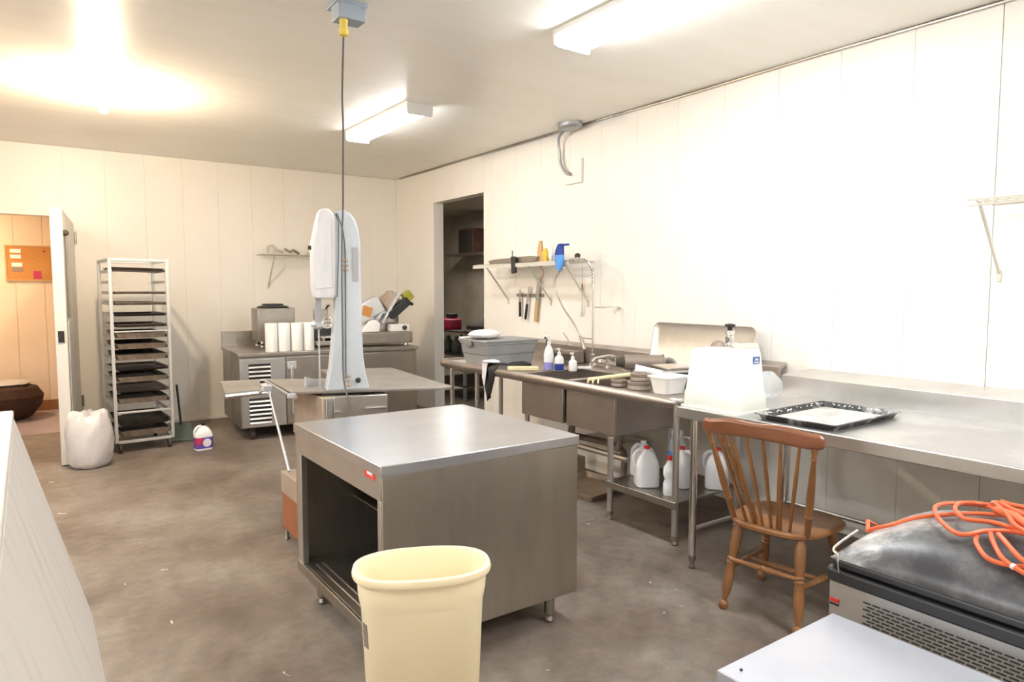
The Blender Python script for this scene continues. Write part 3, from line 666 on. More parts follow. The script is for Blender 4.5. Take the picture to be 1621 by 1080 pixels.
# power cord from the ceiling
t = thing('power_drop', 'grey ceiling junction box with yellow connector and cord hanging to the saw', 'power cord', (1.47, 3.60, CZ)); o = t.location
MB(o).box(1.37,1.54,3.50,3.66,CZ-.02,CZ).build('mount_plate', 'box_grey', t, bevel=.003)
MB(o).box(1.375,1.525,3.49,3.60,CZ-.10,CZ-.02).build('junction_box', 'box_grey', t, bevel=.006)
for x in (1.39,1.51): MB(o).ell((x,3.488,CZ-.035),.006,.003,.006,8,4).build('box_screw', 'galv', t)
MB(o).lathe([(.014,-.085),(.024,-.08),(.026,-.05),(.018,-.045),(.022,-.012),(.022,0)], (1.414,3.525,CZ-.10), 14).build('connector', 'yellow_plug', t)
MB(o).tube(smooth_path([(1.413,3.528,2.87),(1.468,3.70,2.62),(1.51,3.80,2.471),(1.584,4.0,2.25),(1.642,4.16,2.04),(1.645,4.19,1.9),(1.642,4.2,1.6),(1.640,4.2,1.2),(1.638,4.19,.976),(1.648,4.12,.82),(1.655,4.10,.72)], 6), .0055, 7).build('cord', 'cable', t)

# ================================================================== SHEET PAN RACK
t = thing('bun_pan_rack', 'white metal bun pan rack on casters beside the open door', 'rack', (.64, 7.36, 0), 3)
RW, RD, RZ = .485, .66, 1.84
for x in (0, RW):
    for y in (0, RD):
        MB().box(x-.014, x+.014, y-.014, y+.014, .10, RZ).build('post', 'frame_white', t, bevel=.003)
        MB().cyl((x+(.03 if x==0 else -.03)-.012,y+.02,.045), (x+(.03 if x==0 else -.03)+.012,y+.02,.045), .045, 18).box(x-.02+(.03 if x==0 else -.03), x+.02+(.03 if x==0 else -.03), y, y+.04, .07, .105).build('caster', 'rubber', t)
for z in (.105, RZ-.015):
    for y in (0, RD): MB().box(.014, RW-.014, y-.012, y+.012, z-.014, z+.014).build('cross_bar', 'frame_white', t, bevel=.003)
    for x in (0, RW): MB().box(x-.012, x+.012, .014, RD-.014, z-.014, z+.014).build('side_bar', 'frame_white', t, bevel=.003)
MB().box(.014, RW-.014, -.024, -.014, .375, .397).build('cross_bar', 'frame_white', t, bevel=.003)
MB().box(.014, RW-.014, -.022, -.014, 1.145, 1.160).build('cross_bar', 'frame_white', t, bevel=.003)
RUN = [.17+.1035*k for k in range(16)]
for z in RUN:
    for x in (0, RW):
        sgn = 1 if x == 0 else -1
        q = MB(); q.box(min(x+sgn*.014, x+sgn*.018), max(x+sgn*.014, x+sgn*.018), -.01, RD+.01, z-.012, z+.014).box(min(x+sgn*.014, x+sgn*.045), max(x+sgn*.014, x+sgn*.045), -.01, RD+.01, z-.014, z-.011)
        q.build('runner', 'frame_white', t)
rackM = Matrix.Translation((.64,7.36,0)) @ Matrix.Rotation(math.radians(3), 4, 'Z')
def pan_mesh(mb, w, d, h, lip, n=4):
    a = rrect(-w/2, w/2, -d/2, d/2, .02, n); b = rrect(-w/2+.015, w/2-.015, -d/2+.015, d/2-.015, .02, n)
    R = [[(x,y,0.) for x,y in b], [(x,y,h) for x,y in a], [(x*(1+lip/w*2),y*(1+lip/d*2),h) for x,y in a], [(x*(1+lip/w*2),y*(1+lip/d*2),h+.003) for x,y in a], [(x*.995,y*.995,h+.003) for x,y in a], [(x*.99,y*.99,.003) for x,y in b]]
    return mb.rings(R)
zs = [(1.70,.024,'tray','curled rusty'),(1.505,.020,'tray_rim','grey'),(1.40,.024,'tray_rim','pale edged'),(1.292,.018,'tray_dark','thin dark'),(1.20,.022,'tray','dark'),(1.09,.044,'tray_rim','deep grey'),(.985,.046,'tray_rim','deep brown-rimmed'),(.862,.048,'tray_rim','rust-speckled deep'),(.758,.018,'tray_dark','black shallow'),(.650,.042,'tray_rim','deep brown'),(.555,.020,'tray','shallow brown'),(.448,.046,'tray_rim','deep pale brown'),(.300,.044,'tray_dark','dull grey'),(.190,.050,'tray_rim','deep tan')]
ords = ['topmost','second','third','fourth','fifth','sixth','seventh','eighth','ninth','tenth','eleventh','twelfth','next to lowest','lowest']
for i, (z, h, m, w) in enumerate(zs):
    rz = min(RUN, key=lambda r: abs(r-.0105-z)) - .0105
    q = thing('baking_tray', f'{w} baking tray, {ords[i]} in the white pan rack', 'tray', tuple(rackM @ Vector((RW/2, RD/2-.035+random.uniform(-.02,.015), rz))), 3 + (random.uniform(-.6,.6)), 'baking trays in the rack')
    pan_mesh(MB(), .425, .65, h, .006).build('tray_pan', m, q)
    if h > .03:
        pan_mesh(MB(), .40, .615, h-.004, .004).build('tray_pan', 'tray_dark', q).location = (0,.004,.010)
    if i == 0: q.rotation_euler[1] = math.radians(1.2); q.location.z += .012

# ---- bag of rubbish, jug, dustpan
R = []
bagp = [(.05,0),(.145,.004),(.172,.05),(.178,.14),(.183,.24),(.178,.33),(.165,.40),(.145,.45),(.11,.47),(.05,.455),(.01,.445)]
for j, (r, z) in enumerate(bagp):
    ring = []
    for k in range(44):
        a = 2*math.pi*k/44
        w = 1 + .035*math.sin(3*a+z*9) + .03*math.sin(7*a-z*22) + .022*math.sin(12*a+z*40) + (.07*math.sin(9*a) if j > 6 else 0)
        ring.append((r*w*math.cos(a), r*w*math.sin(a), z + (.018*math.sin(5*a)+.014*math.sin(11*a) if j > 6 else 0) + (.012*math.sin(4*a+j) if 1 < j < 7 else 0)))
    R.append(ring)
t = tag(MB().rings(R).build('rubbish_bag', 'bag', smooth=80), 'stuffed white plastic bag on the floor between the door and the pan rack', 'bag')
t.location = (.40, 7.0, .002)
t = thing('bleach_jug', 'white bleach jug with crimson and violet label on the floor', 'jug', (1.345, 7.10, 0), 12); o = t.location
def jug_body(mb, w, d, h, n=20):
    R = []
    for f, z in ((.90,0),(1,.012),(1,.55),(.98,.60),(.86,.72),(.62,.84),(.34,.93),(.20,.96),(.20,1.0)):
        R.append([(x*f if f > .5 else x*f + .0, y*f, z*h) for x, y in rrect(-w/2, w/2, -d/2, d/2, min(w,d)*.28, 5)])
    return mb.rings(R)
jug_body(MB(), .16, .11, .245).build('jug_body', 'white_plastic', t)
MB().lathe([(.022,.238),(.022,.262),(.018,.265)], (.0,0,0), 14).build('cap', 'black', t)
MB().tube(smooth_path([(-.015,0,.235),(-.055,0,.225),(-.082,0,.185),(-.078,0,.14)], 5), .011, 8).build('handle', 'white_plastic', t)
l = MB().rings([[(x,y,z) for x,y in rrect(-.0812,.0812,-.0562,.0562,.032,5)] for z in (.018,.125)], False, False).build('label', 'label_violet', t)
MB().rings([[(x,y,z) for x,y in rrect(-.0820,.0,-.0570,.03,.032,5)] for z in (.062,.126)], False, False).build('label_corner', 'label_red', l)
MB().lathe([(.001,0),(.04,0),(.04,.001),(.001,.001)], (0,0,0), 20).build('label_oval', 'label_white', l)
q = l.children[-1]; q.rotation_euler = (math.radians(90),0,0); q.location = (.012,-.0575,.072)
t = thing('lobby_dustpan', 'dark green dustpan with long handle leaning beside the pan rack', 'dustpan', (1.25, 7.70, 0), -10)
MB().hexa([(-.13,-.12,0),(.13,-.12,0),(.12,.12,0),(-.12,.12,0),(-.13,-.115,.02),(.13,-.115,.02),(.09,.12,.16),(-.09,.12,.16)]).build('pan', 'dark_green', t, bevel=.01)
MB().tube([(0,.08,.14),(-.03,.18,.55)], .011, 8).build('handle', 'black', t)

# ================================================================== BACK COUNTER REFRIGERATOR
UX0, UX1, UY0, UY1 = 1.80, 3.95, 7.26, 8.30
t = thing('counter_refrigerator', 'steel undercounter refrigerator with louvred panel against the back wall', 'refrigerator', (UX0, UY0, 0), 0); o = t.location
UR = Matrix.Translation((1.725,7.20,0)) @ Matrix.Rotation(math.radians(-4), 4, 'Z')
def U(): s = MB(o); s.X = UR; return s
UW, UD = 1.93, 1.06
U().box(.0, UW, .02, UD, .13, .86).build('cabinet_body', 'steel_dull', t, bevel=.005)
U().box(-.015, UW+.015, -.012, UD, .862, .90).build('worktop', 'steel_dull', t, bevel=.005)
U().box(-.01, UW+.01, UD-.03, UD, .90, 1.075).build('backsplash', 'steel_dull', t, bevel=.004)
g = U().box(.01, .45, .0, .022, .14, .84).build('louvre_panel', 'steel', t, bevel=.004)
for k in range(14):
    if k in (7,): continue
    z = .765 - .044*k
    U().box(.085, .30, -.003, .002, z, z+.024).build('louvre_gap', 'black', g)
    U().hexa([(.085,-.016,z-.016),(.30,-.016,z-.016),(.30,.002,z-.016),(.085,.002,z-.016),(.085,-.004,z),(.30,-.004,z),(.30,.002,z),(.085,.002,z)]).build('louvre_slat', 'steel_dull', g)
d1 = U().box(.46, 1.16, -.005, .022, .15, .845).build('door', 'steel_dull', t, bevel=.004)
d2 = U().box(1.175, 1.88, -.005, .022, .15, .845).build('door', 'steel_dull', t, bevel=.004)
for dd, x in ((d1, .50), (d2, 1.22)):
    U().box(x, x+.03, -.03, -.005, .25, .75).build('door_handle', 'steel', dd, bevel=.005)
    U().box(x-.03, x+.06, -.016, -.005, .72, .80).build('door_hinge', 'alum', dd, bevel=.004)
for x in (.12, UW-.12):
    for y in (.10, UD-.12):
        U().cyl((x-.02,y,.05), (x+.02,y,.05), .05, 18).box(x-.03, x+.03, y-.02, y+.02, .08, .135).build('caster', 'rubber', t)

# appliances on it
t = thing('steel_food_mill', 'square stainless appliance with black lid on ball feet on the back counter', 'appliance', (2.27, 7.90, .90), -4); o = t.location
MB().box(-.20,.20,-.18,.18,.075,.44).build('housing', 'steel_dull', t, bevel=.008)
MB().lathe([(.01,0),(.17,0),(.175,.012),(.12,.028),(.11,.045),(.01,.048)], (0,0,.442), 24).build('lid', 'black_plastic', t)
MB().box(.2,.215,-.10,.10,.20,.40).build('side_plate', 'steel', t, bevel=.003)
for x in (-.15,.15):
    for y in (-.13,.13): MB().lathe([(.01,0),(.024,.006),(.026,.03),(.012,.045),(.02,.076)], (x,y,0), 14).build('foot', 'chrome', t)
rolls = [(2.075,7.30),(2.203,7.29),(2.335,7.28),(2.462,7.295)]
names = ['leftmost of the four on the back counter','second from the left on the back counter','third from the left on the back counter','rightmost of the four, beside the saw blade']
for (x,y), nm in zip(rolls, names):
    q = thing('paper_towel_roll', 'white paper towel roll, ' + nm, 'paper roll', (x,y,.90), 0, 'paper towel rolls on the back counter')
    MB().lathe([(.020,.001),(.060,0),(.062,.004),(.062,.291),(.060,.295),(.020,.295),(.020,.05)], (0,0,0), 24).build('paper', 'paper', q)
    MB().lathe([(.0195,.002),(.0195,.294),(.0175,.294),(.0175,.002)], (0,0,0), 16).build('core', 'tan_wood', q)
t = thing('small_slicer', 'low steel slicer with black tray partly hidden behind the saw blade', 'appliance', (2.80, 7.62, .90), -5)
MB().box(-.17,.16,-.13,.13,.02,.07).build('base', 'steel_dull', t, bevel=.006)
MB().box(-.10,.10,-.12,.10,.10,.115).box(-.08,-.06,-.1,.08,.07,.10).box(.06,.08,-.1,.08,.07,.10).build('feed_tray', 'alum', t, bevel=.003)
MB().box(-.13,.12,.06,.12,.07,.20).build('motor_block', 'black_plastic', t, bevel=.01)
MB().box(-.13,.03,.08,.13,.30,.42).tube([(-.05,.10,.20),(-.05,.10,.31)], .02).build('dial_head', 'steel_dull', t, bevel=.005)
MB().tube([(.01,.10,.42),(.03,.09,.46),(.05,.09,.46)], .012, 8).build('crank', 'black_plastic', t)
for x in (-.14,.13): MB().lathe([(.01,0),(.018,.003),(.016,.022)], (x,0,0), 10).build('foot', 'rubber', t)
t = thing('meat_slicer', 'tilted carriage meat slicer with dark blade guard on the back counter', 'meat slicer', (3.36, 7.42, .90), -6); o = t.location
MB().prism([(-.33,.03),(.33,.03),(.33,.155),(.27,.16),(-.30,.16),(-.36,.14)], 'y', -.17, .20).build('base', 'steel_dull', t, bevel=.012, seg=3)
MB().prism([(-.27,.162),(-.06,.162),(-.05,.26),(-.10,.30),(-.18,.29)], 'y', -.16, -.02).build('white_cowl', 'white_plastic', t, bevel=.012)
MB().box(.07,.30,-.16,-.02,.162,.245).build('control_box', 'white_plastic', t, bevel=.008)
q = MB().lathe([(.002,0),(.028,0),(.028,.012),(.002,.014)], (0,0,0), 18).build('dial', 'rubber', t); q.rotation_euler = (math.radians(90),0,0); q.location = (.235,-.161,.205)
Q = Matrix.Translation((-.20,-.10,.40)) @ Matrix.Rotation(math.radians(-28), 4, 'Y')
s = MB(); s.X = Q; s.box(-.11,.20,-.03,.16,-.10,.10); s.build('carriage_head', 'alum', t, bevel=.012)
s = MB(); s.X = Q @ Matrix.Rotation(math.radians(45), 4, 'Y'); s.box(-.055,.055,-.037,-.031,-.055,.055); q = s.build('warning_plate', 'rust', t); q.data.materials[0] = M['cork']; q['label'] = 'orange warning square'
Q2 = Matrix.Translation((.10,-.02,.42)) @ Matrix.Rotation(math.radians(32), 4, 'Y')
s = MB(); s.X = Q2; s.box(-.03,-.005,-.12,.14,-.20,.22); s.build('gauge_plate', 'alum', t, bevel=.004)
Q3 = Matrix.Translation((.19,-.03,.47)) @ Matrix.Rotation(math.radians(-40), 4, 'Y')
s = MB(); s.X = Q3; s.box(-.13,.06,-.04,.14,.02,.17); s.build('food_chute', 'saw_body', t, bevel=.006)
s = MB(); s.X = Q3; s.box(-.17,.12,-.12,-.02,-.08,.02); s.tube([(.10,-.08,-.03),(.13,-.08,-.11)], .02, 8); s.build('pusher', 'black_plastic', t, bevel=.01)
s = MB(); s.X = Q3; s.box(.10,.20,-.11,-.01,-.05,.06); s.build('yellow_grip', 'olive', t, bevel=.01)
q = MB().lathe([(.005,-.008),(.14,-.008),(.15,0),(.14,.008),(.005,.014)], (0,0,0), 30).build('blade', 'steel', t); q.rotation_euler = (math.radians(90), math.radians(28), 0); q.location = (.08,.02,.30)
for x in (-.28,.26): MB().lathe([(.012,0),(.024,.004),(.02,.032)], (x,-.12,0), 12).build('foot', 'chrome', t)

# ================================================================== THINGS ON THE SINK
t = thing('grey_tub', 'grey plastic storage tub with lid on the left end of the drainboard', 'tub', (3.47, 5.13, .884), 0)
def tub(mb, w0, d0, w1, d1, h, r=.03, wall=.006):
    f = lambda w, d, z, rr=r: [(x,y,z) for x,y in rrect(-w/2,w/2,-d/2,d/2,rr,4)]
    return mb.rings([f(w0,d0,0), f(w0+(w1-w0)*.45,d0+(d1-d0)*.45,h*.45), f(w0+(w1-w0)*.5+.006,d0+(d1-d0)*.5+.006,h*.47), f(w0+(w1-w0)*.6+.006,d0+(d1-d0)*.6+.006,h*.52), f(w1,d1,h-.02), f(w1+.02,d1+.02,h-.018), f(w1+.02,d1+.02,h), f(w1-wall,d1-wall,h), f(w0-wall,d0-wall,wall)])
tub(MB(), .50, .36, .56, .42, .205).build('tub_body', 'grey_bin', t)
MB().prism(rrect(-.30,.30,-.23,.23,.03), 'z', .206, .222).build('tub_lid', 'grey_bin', t, bevel=.004)
MB().box(-.316,-.30,-.03,.08,.17,.225).build('lid_clip', 'galv', t, bevel=.003)
q = MB((0,0,0)).ell((0,0,.03), .20,.13,.042, 20, 8, lambda a, b: 1+.08*math.sin(3*a+1)).build('cutting_board_wrap', 'white_plastic', smooth=80); q.location = (3.36, 5.17, 1.118); q.rotation_euler = (0,0,.5)
tag(q, 'white flat bundle lying on top of the grey tub', 'bundle')
q = MB().prism(rrect(-.10,.10,-.05,.05,.02), 'z', 0, .014).build('foam_tray', 'white_plastic', bevel=.004); q.location = (3.285, 5.31, 1.107); tag(q, 'small white tray on the corner of the grey tub', 'tray')
t = thing('rubber_glove', 'black and white rag hanging over the sink edge beside the grey tub', 'rag', (3.12, 4.72, .92), 0)
vs = []; fs = []
n, m_ = 10, 10
for j in range(m_+1):
    for i in range(n+1):
        a = i/n; b = j/m_; L_ = b*.36
        w = .075*(1-.85*(b-.35)/.65) if b > .35 else .075
        y = (a-.5)*2*w; xw = .014*math.sin(a*9+b*3)
        if L_ < .10: x, z = .11-L_*1.15, .012 + .008*math.sin(a*7)
        else: x, z = -.022 + xw, .0 - (L_-.10) - .05*abs(a-.3)
        vs.append((x, y, z))
for j in range(m_):
    for i in range(n): k = j*(n+1)+i; fs.append((k,k+1,k+n+2,k+n+1))
g = MB().add(vs, fs).build('cloth', 'black', t, smooth=80); sm = g.modifiers.new('s','SOLIDIFY'); sm.thickness = .006
t.name = 'wet_rag'
MB().ell((.03,.03,.03), .07,.08,.014, 12, 6, lambda a, b: 1+.2*math.sin(3*a)).build('white_fold', 'white_plastic', t, smooth=80)
MB().rings([[(-.034,.085,.02),(-.028,.085,.02),(-.028,.01,.02),(-.034,.01,.02)],[(-.040,.08,-.10),(-.034,.08,-.10),(-.034,.03,-.10),(-.040,.03,-.10)],[(-.040,.055,-.17),(-.036,.055,-.17),(-.036,.045,-.17),(-.040,.045,-.17)]]).build('grey_flap', 'label_white', t)
q = MB().ell((0,0,.022), .16,.075,.024, 16, 6, lambda a, b: 1+.2*math.sin(4*a)).build('dark_cloth', 'black', smooth=80); q.location = (3.42, 4.74, .884); q.rotation_euler=(0,0,.4); tag(q, 'crumpled black cloth on the drainboard in front of the spray bottle', 'cloth')
for loc, sz, lb, m, rz in (((3.33,4.56,.884),(.13,.05,.028),'long pale yellow sponge on the sink edge','yellow_pale',-35), ((3.72,4.66,.884),(.06,.04,.03),'small yellow sponge behind the spray bottle','yellow_pale',10), ((3.80,4.33,.884),(.06,.02,.02),'white bar soap beside the faucet base','white_plastic',-30)):
    q = MB().prism(rrect(-sz[0],sz[0],-sz[1],sz[1],.015), 'z', 0, sz[2]).build('sponge' if 'sponge' in lb else 'soap_bar', m, bevel=.005)
    q.location = loc; q.rotation_euler = (0,0,math.radians(rz)); tag(q, lb, 'sponge' if 'sponge' in lb else 'soap')
for (y, lb) in ((4.98,'left brown box against the sink backsplash behind the tub'),(4.78,'right brown box against the sink backsplash behind the tub')):
    t = thing('control_box', lb, 'box', (4.03, y, .884)); MB().box(-.05,.08,-.09,.09,0,.11).build('case', 'pipe_grey', t, bevel=.006); MB().box(-.055,-.05,-.05,.05,.02,.08).build('face_plate', 'rubber', t)
# spray bottle
t = thing('spray_bottle', 'tall white trigger spray bottle with violet liquid behind the sink', 'bottle', (3.52, 4.46, .884), 25)
MB().lathe([(.038,0),(.042,.006),(.042,.12),(.040,.135),(.034,.165),(.018,.20),(.014,.22)], (0,0,0), 20).build('bottle', 'milky', t)
MB().lathe([(.0425,.004),(.0428,.006),(.0428,.062),(.0425,.064)], (0,0,0), 20).build('liquid', 'purple_liquid', t)
MB().prism([(-.045,.252),(.03,.252),(.04,.27),(.03,.29),(-.05,.288),(-.06,.27)], 'y', -.014, .014).lathe([(.018,.212),(.018,.25)], (0,0,0), 14).build('spray_head', 'white_plastic', t, bevel=.003)
MB().tube([(-.03,0,.25),(-.045,0,.235),(-.042,0,.205)], .005, 6).box(-.066,-.058,-.008,.008,.262,.278).build('trigger', 'black', t)
def pump(name, label, loc, r, h, m, liq=None):
    t = thing(name, label, 'bottle', loc, 20)
    MB().lathe([(r*.94,0),(r,.006),(r,h*.72),(r*.8,h*.85),(r*.4,h*.93),(r*.38,h)], (0,0,0), 18).build('bottle', m, t)
    if liq: MB().lathe([(r*1.01,.004),(r*1.015,.006),(r*1.015,h*.42),(r*1.01,h*.43)], (0,0,0), 18).build('liquid', liq, t)
    MB().lathe([(.014,h),(.014,h+.016),(.005,h+.02),(.005,h+.045)], (0,0,0), 12).box(-.035,.01,-.006,.006,h+.04,h+.052).build('pump_head', 'white_plastic', t)
pump('soap_dispenser', 'clear pump bottle with dark blue liquid between white bottles', (3.55,4.36,.884), .038, .135, 'milky', 'blue_liquid')
pump('lotion_dispenser', 'small white pump bottle beside the faucet base', (3.62,4.27,.884), .034, .10, 'white_plastic')
# grinder parts etc. on the right drainboard
t = thing('grinder_tee', 'brown-grey metal grinder barrel lying on the right drainboard', 'grinder part', (3.82, 3.80, .884), -36)
MB().cyl((-.06,.0,.10),(.24,0,.10), .058, 20).cyl((.235,0,.10),(.245,0,.10), .064, 20).build('barrel', 'pipe_grey', t)
MB().lathe([(.060,0),(.055,.02),(.04,.05),(.04,.08)], (.04,0,0), 18).build('stand', 'pipe_grey', t)
MB().cyl((-.12,0,.10),(-.06,0,.10), .03, 16, .045).build('shaft_end', 'rubber', t)
ringpos = [((3.315,3.42,.884),.055,.045,'squat metal ring lying lowest beside the white scoop'),((3.33,3.24,.884),.082,.055,'large dull grinder ring nearest the white container'),((3.335,3.235,.942),.068,.05,'dull metal cup stacked on the large grinder ring')]
for loc, r, h, lb in ringpos:
    q = MB().lathe([(r*.55,0),(r,0),(r,h*.3),(r*.92,h*.5),(r,h*.7),(r,h),(r*.72,h),(r*.66,h*.3),(r*.55,.004)], (0,0,0), 24).build('grinder_ring', 'pipe_grey', bevel=.002)
    q.location = loc; tag(q, lb, 'grinder part', group=None)
t = thing('stuffing_horn', 'long cream plastic tool lying over the grinder rings at the sink edge', 'utensil', (3.31, 3.52, .905), 0)
MB().tube([(-.10,.10,.01),(0,0,.03),(.12,-.16,.06),(.16,-.23,.08)], [.012,.016,.016,.02], 10).build('shaft', 'yellow_pale', t)
for k in range(3): MB().tube([(-.10+.02*k,.095-.03*k,.015),(-.115+.02*k,.085-.03*k,-.012)], .007, 6).build('tooth', 'yellow_pale', t)
t = thing('white_funnel', 'white tapered funnel lying on top of the drying pile', 'funnel', (3.46, 3.27, .975), -48)
MB().tube([(-.10,.0,.03),(.08,0,.0)], [.032,.022], 16).build('cone', 'white_plastic', t)
MB().tube([(.08,0,.0),(.12,0,-.005)], .012, 10).build('spout', 'white_plastic', t)
t = thing('white_container', 'small white plastic container at the sink corner near the tote', 'container', (3.36, 3.01, .884), 0)
f = lambda w, d, z: [(x,y,z) for x,y in rrect(-w/2,w/2,-d/2,d/2,.025,4)]
MB().rings([f(.17,.12,0), f(.205,.16,.10), f(.23,.185,.103), f(.23,.185,.113), f(.20,.155,.113), f(.165,.115,.008)]).build('container_body', 'white_plastic', t)
q = MB().prism(rrect(-.06,.06,-.05,.05,.02), 'z', 0, .03).build('black_gadget', 'black_plastic', bevel=.008); q.location = (3.47, 2.86, .99); q.location.z = .884; tag(q, 'small black gadget beside the white container', 'gadget')
t = thing('kitchen_scale', 'black and white kitchen scale behind the white container', 'scale', (3.74, 3.30, .884), -20)
MB().prism(rrect(-.13,.13,-.12,.12,.03), 'z', .0, .09).build('scale_base', 'black_plastic', t, bevel=.01)
MB().prism(rrect(-.12,.12,-.12,.12,.03), 'z', .09, .105).build('scale_band', 'white_plastic', t)
MB().prism(rrect(-.13,.13,-.13,.13,.04), 'z', .105, .125).build('scale_plate', 'steel_dull', t, bevel=.006)
# steel pan leaning on the wall
t = thing('leaning_steel_pan', 'large stainless tray with rounded corners leaning on the wall behind the sink', 'tray', (4.03, 3.37, .884), 0)
t.rotation_euler = (0, math.radians(12), 0)
a = [(-.001, y, z) for y, z in rrect(-.47,.47,0,.41,.05,6)]; b = [(-.001, y, z) for y, z in rrect(-.445,.445,.025,.385,.04,6)]
MB().rings([[(x+.016,y,z) for x,y,z in b],[(x+.004,y,z) for x,y,z in a],[(x,y*1.0,z) for x,y,z in a],[(x+.002,y*.985,.205+(z-.205)*.965) for x,y,z in a],[(x+.012,y*.99,.205+(z-.205)*.985) for x,y,z in b]]).build('pan_sheet', 'steel', t)
MB().tube([(0,y,z) for y,z in rrect(-.47,.47,0,.41,.05,6)], .0038, 6, closed=True).build('pan_rim', 'steel_dull', t)
# meat grinder head
t = thing('hand_juicer', 'metal clamp device with black knob rising behind the white tote', 'appliance', (3.72, 2.80, .884), 0)
MB().lathe([(.09,0),(.09,.02),(.05,.04),(.045,.20),(.055,.24)], (0,0,0), 18).build('stand', 'steel_dull', t)
MB().ell((0,.0,.27), .10,.07,.055, 18, 10).cyl((-.02,.0,.27),(.15,-.07,.275), .045, 16).build('barrel', 'chrome', t)
MB().ell((-.06,.06,.285), .045,.06,.05, 14, 8).build('end_nut', 'pipe_grey', t)
MB().lathe([(.02,.30),(.028,.32),(.03,.36),(.022,.37),(.03,.375),(.03,.40),(.014,.41)], (0,.02,0), 16).build('screw', 'chrome', t)
MB().lathe([(.014,.41),(.018,.42),(.034,.425),(.034,.44),(.01,.445)], (0,.02,0), 8).build('knob', 'black_plastic', t)
# translucent tote on the table
t = thing('translucent_tote', 'upturned milky white plastic tote with small blue label on the table end', 'tote', (3.085, 2.365, TZ), 0)
f = lambda w, d, z: [(x,y,z) for x,y in rrect(-w/2,w/2,-d/2,d/2,.03,4)]
MB().rings([f(.295,.385,0), f(.295,.385,.012), f(.27,.365,.014), f(.265,.36,.09), f(.255,.35,.10), f(.225,.31,.315), f(.215,.30,.325), f(.10,.18,.326)]).build('tote_body', 'tote', t)
q = MB().box(.02,.078,-.1615,-.159,.255,.295).build('tote_label', 'label_blue', t); q['label'] = 'small blue printed label'
q.location = (0,0,0)
MB().box(.028,.070,-.1625,-.1612,.262,.267).box(.036,.062,-.1625,-.1612,.275,.285).build('label_print', 'label_white', q)
# plastic bag behind tote
q = MB().ell((0,0,.07), .05,.08,.075, 26, 12, lambda a, b: 1+.10*math.sin(3*a+2*b)+.05*math.sin(7*a)).build('clear_bag', 'clear', smooth=80)
q.location = (3.60, 2.44, TZ+.012); tag(q, 'crumpled clear plastic bag behind the tote on the table', 'bag'); q.data.materials[0] = M['clear']
# floured tray
t = thing('floured_tray', 'black enamel baking tray dusted with flour on the wall table', 'tray', (3.285, 1.885, TZ), 1)
pan_mesh(MB(), .62, .41, .028, .012, 6).build('tray_pan', 'floury', t)
MB().prism(rrect(-.285,.285,-.18,.18,.02), 'z', .0035, .005).build('flour_bed', 'floury_bed', t)
pr = rrect(-.30,.30,-.195,.195,.02,3)
q = MB()
for k in range(90):
    y = random.choice((-1,1))*random.uniform(.170,.196); x = random.uniform(-.29,.29)
    if random.random() < .4: x, y = random.choice((-1,1))*random.uniform(.275,.30), random.uniform(-.19,.19)
    q.ell((x,y,.02+random.uniform(0,.01)), random.uniform(.003,.011), random.uniform(.003,.007), .0025, 6, 4)
s = q.build('flour_clumps', 'label_white', t); s['kind'] = 'stuff'

# jugs on the undershelf
def water_jug(label, loc, rz, cap='red', h=.25, body='milky'):
    t = thing('water_jug', label, 'jug', loc, rz, 'plastic jugs under the sink')
    mb = MB(); R = []
    for f, z in ((.88,0),(.98,.02),(1,.06),(1,.50),(.985,.56),(.90,.68),(.70,.80),(.45,.89),(.25,.935),(.24,.98)):
        R.append([(x*f, y*f, z*h) for x, y in rrect(-.075,.075,-.075,.075,.035,5)])
    mb.rings(R).build('jug_body', body, t)
    MB().lathe([(.02,h*.965),(.021,h*.97),(.021,h*1.03),(.018,h*1.04)], (0,0,0), 16).build('cap', cap, t)
    MB().tube(smooth_path([(-.02,0,h*.90),(-.055,0,h*.93),(-.085,0,h*.78),(-.084,0,h*.58),(-.070,0,h*.50)], 5), .0125, 10).build('handle', body, t)
    return t
SZZ = .271
water_jug('milky jug with dark mark on its handle, front left on the undershelf', (3.265,3.10,SZZ), -35)
water_jug('milky jug without visible cap, farthest left behind the sink leg', (3.42,3.28,SZZ), -15, 'white_plastic', .235)
water_jug('milky red-capped jug standing in the middle behind a thin bottle', (3.44,2.96,SZZ), 100)
water_jug('milky red-capped jug seen between the table legs at the right', (3.60,2.80,SZZ), -55)
t = thing('slim_bottle', 'slim waisted white bottle with red cap at the undershelf front edge', 'bottle', (3.225,2.865,SZZ), 0)
MB().lathe([(.036,0),(.042,.01),(.042,.07),(.032,.10),(.042,.13),(.042,.17),(.016,.215),(.016,.225)], (0,0,0), 20).build('bottle_body', 'milky', t)
MB().lathe([(.020,.222),(.020,.245),(.017,.248)], (0,0,0), 14).build('cap', 'red', t)
t = thing('clear_jug', 'tall clear jug with blue label and white lid behind the milky jugs', 'jug', (3.60,3.14,SZZ), 0)
MB().lathe([(.055,0),(.06,.01),(.06,.20),(.045,.26),(.035,.28)], (0,0,0), 20).build('jug_body', 'clear', t)
MB().lathe([(.061,.09),(.0612,.092),(.0612,.17),(.061,.172)], (0,0,0), 20).build('label_band', 'light_blue', t)
MB().lathe([(.036,.278),(.038,.282),(.038,.315),(.03,.318)], (0,0,0), 16).build('lid', 'white_plastic', t)
MB().tube(smooth_path([(.035,-.03,.27),(.06,-.06,.26),(.065,-.065,.20),(.05,-.045,.16)], 5), .008, 8).build('handle', 'clear', t)
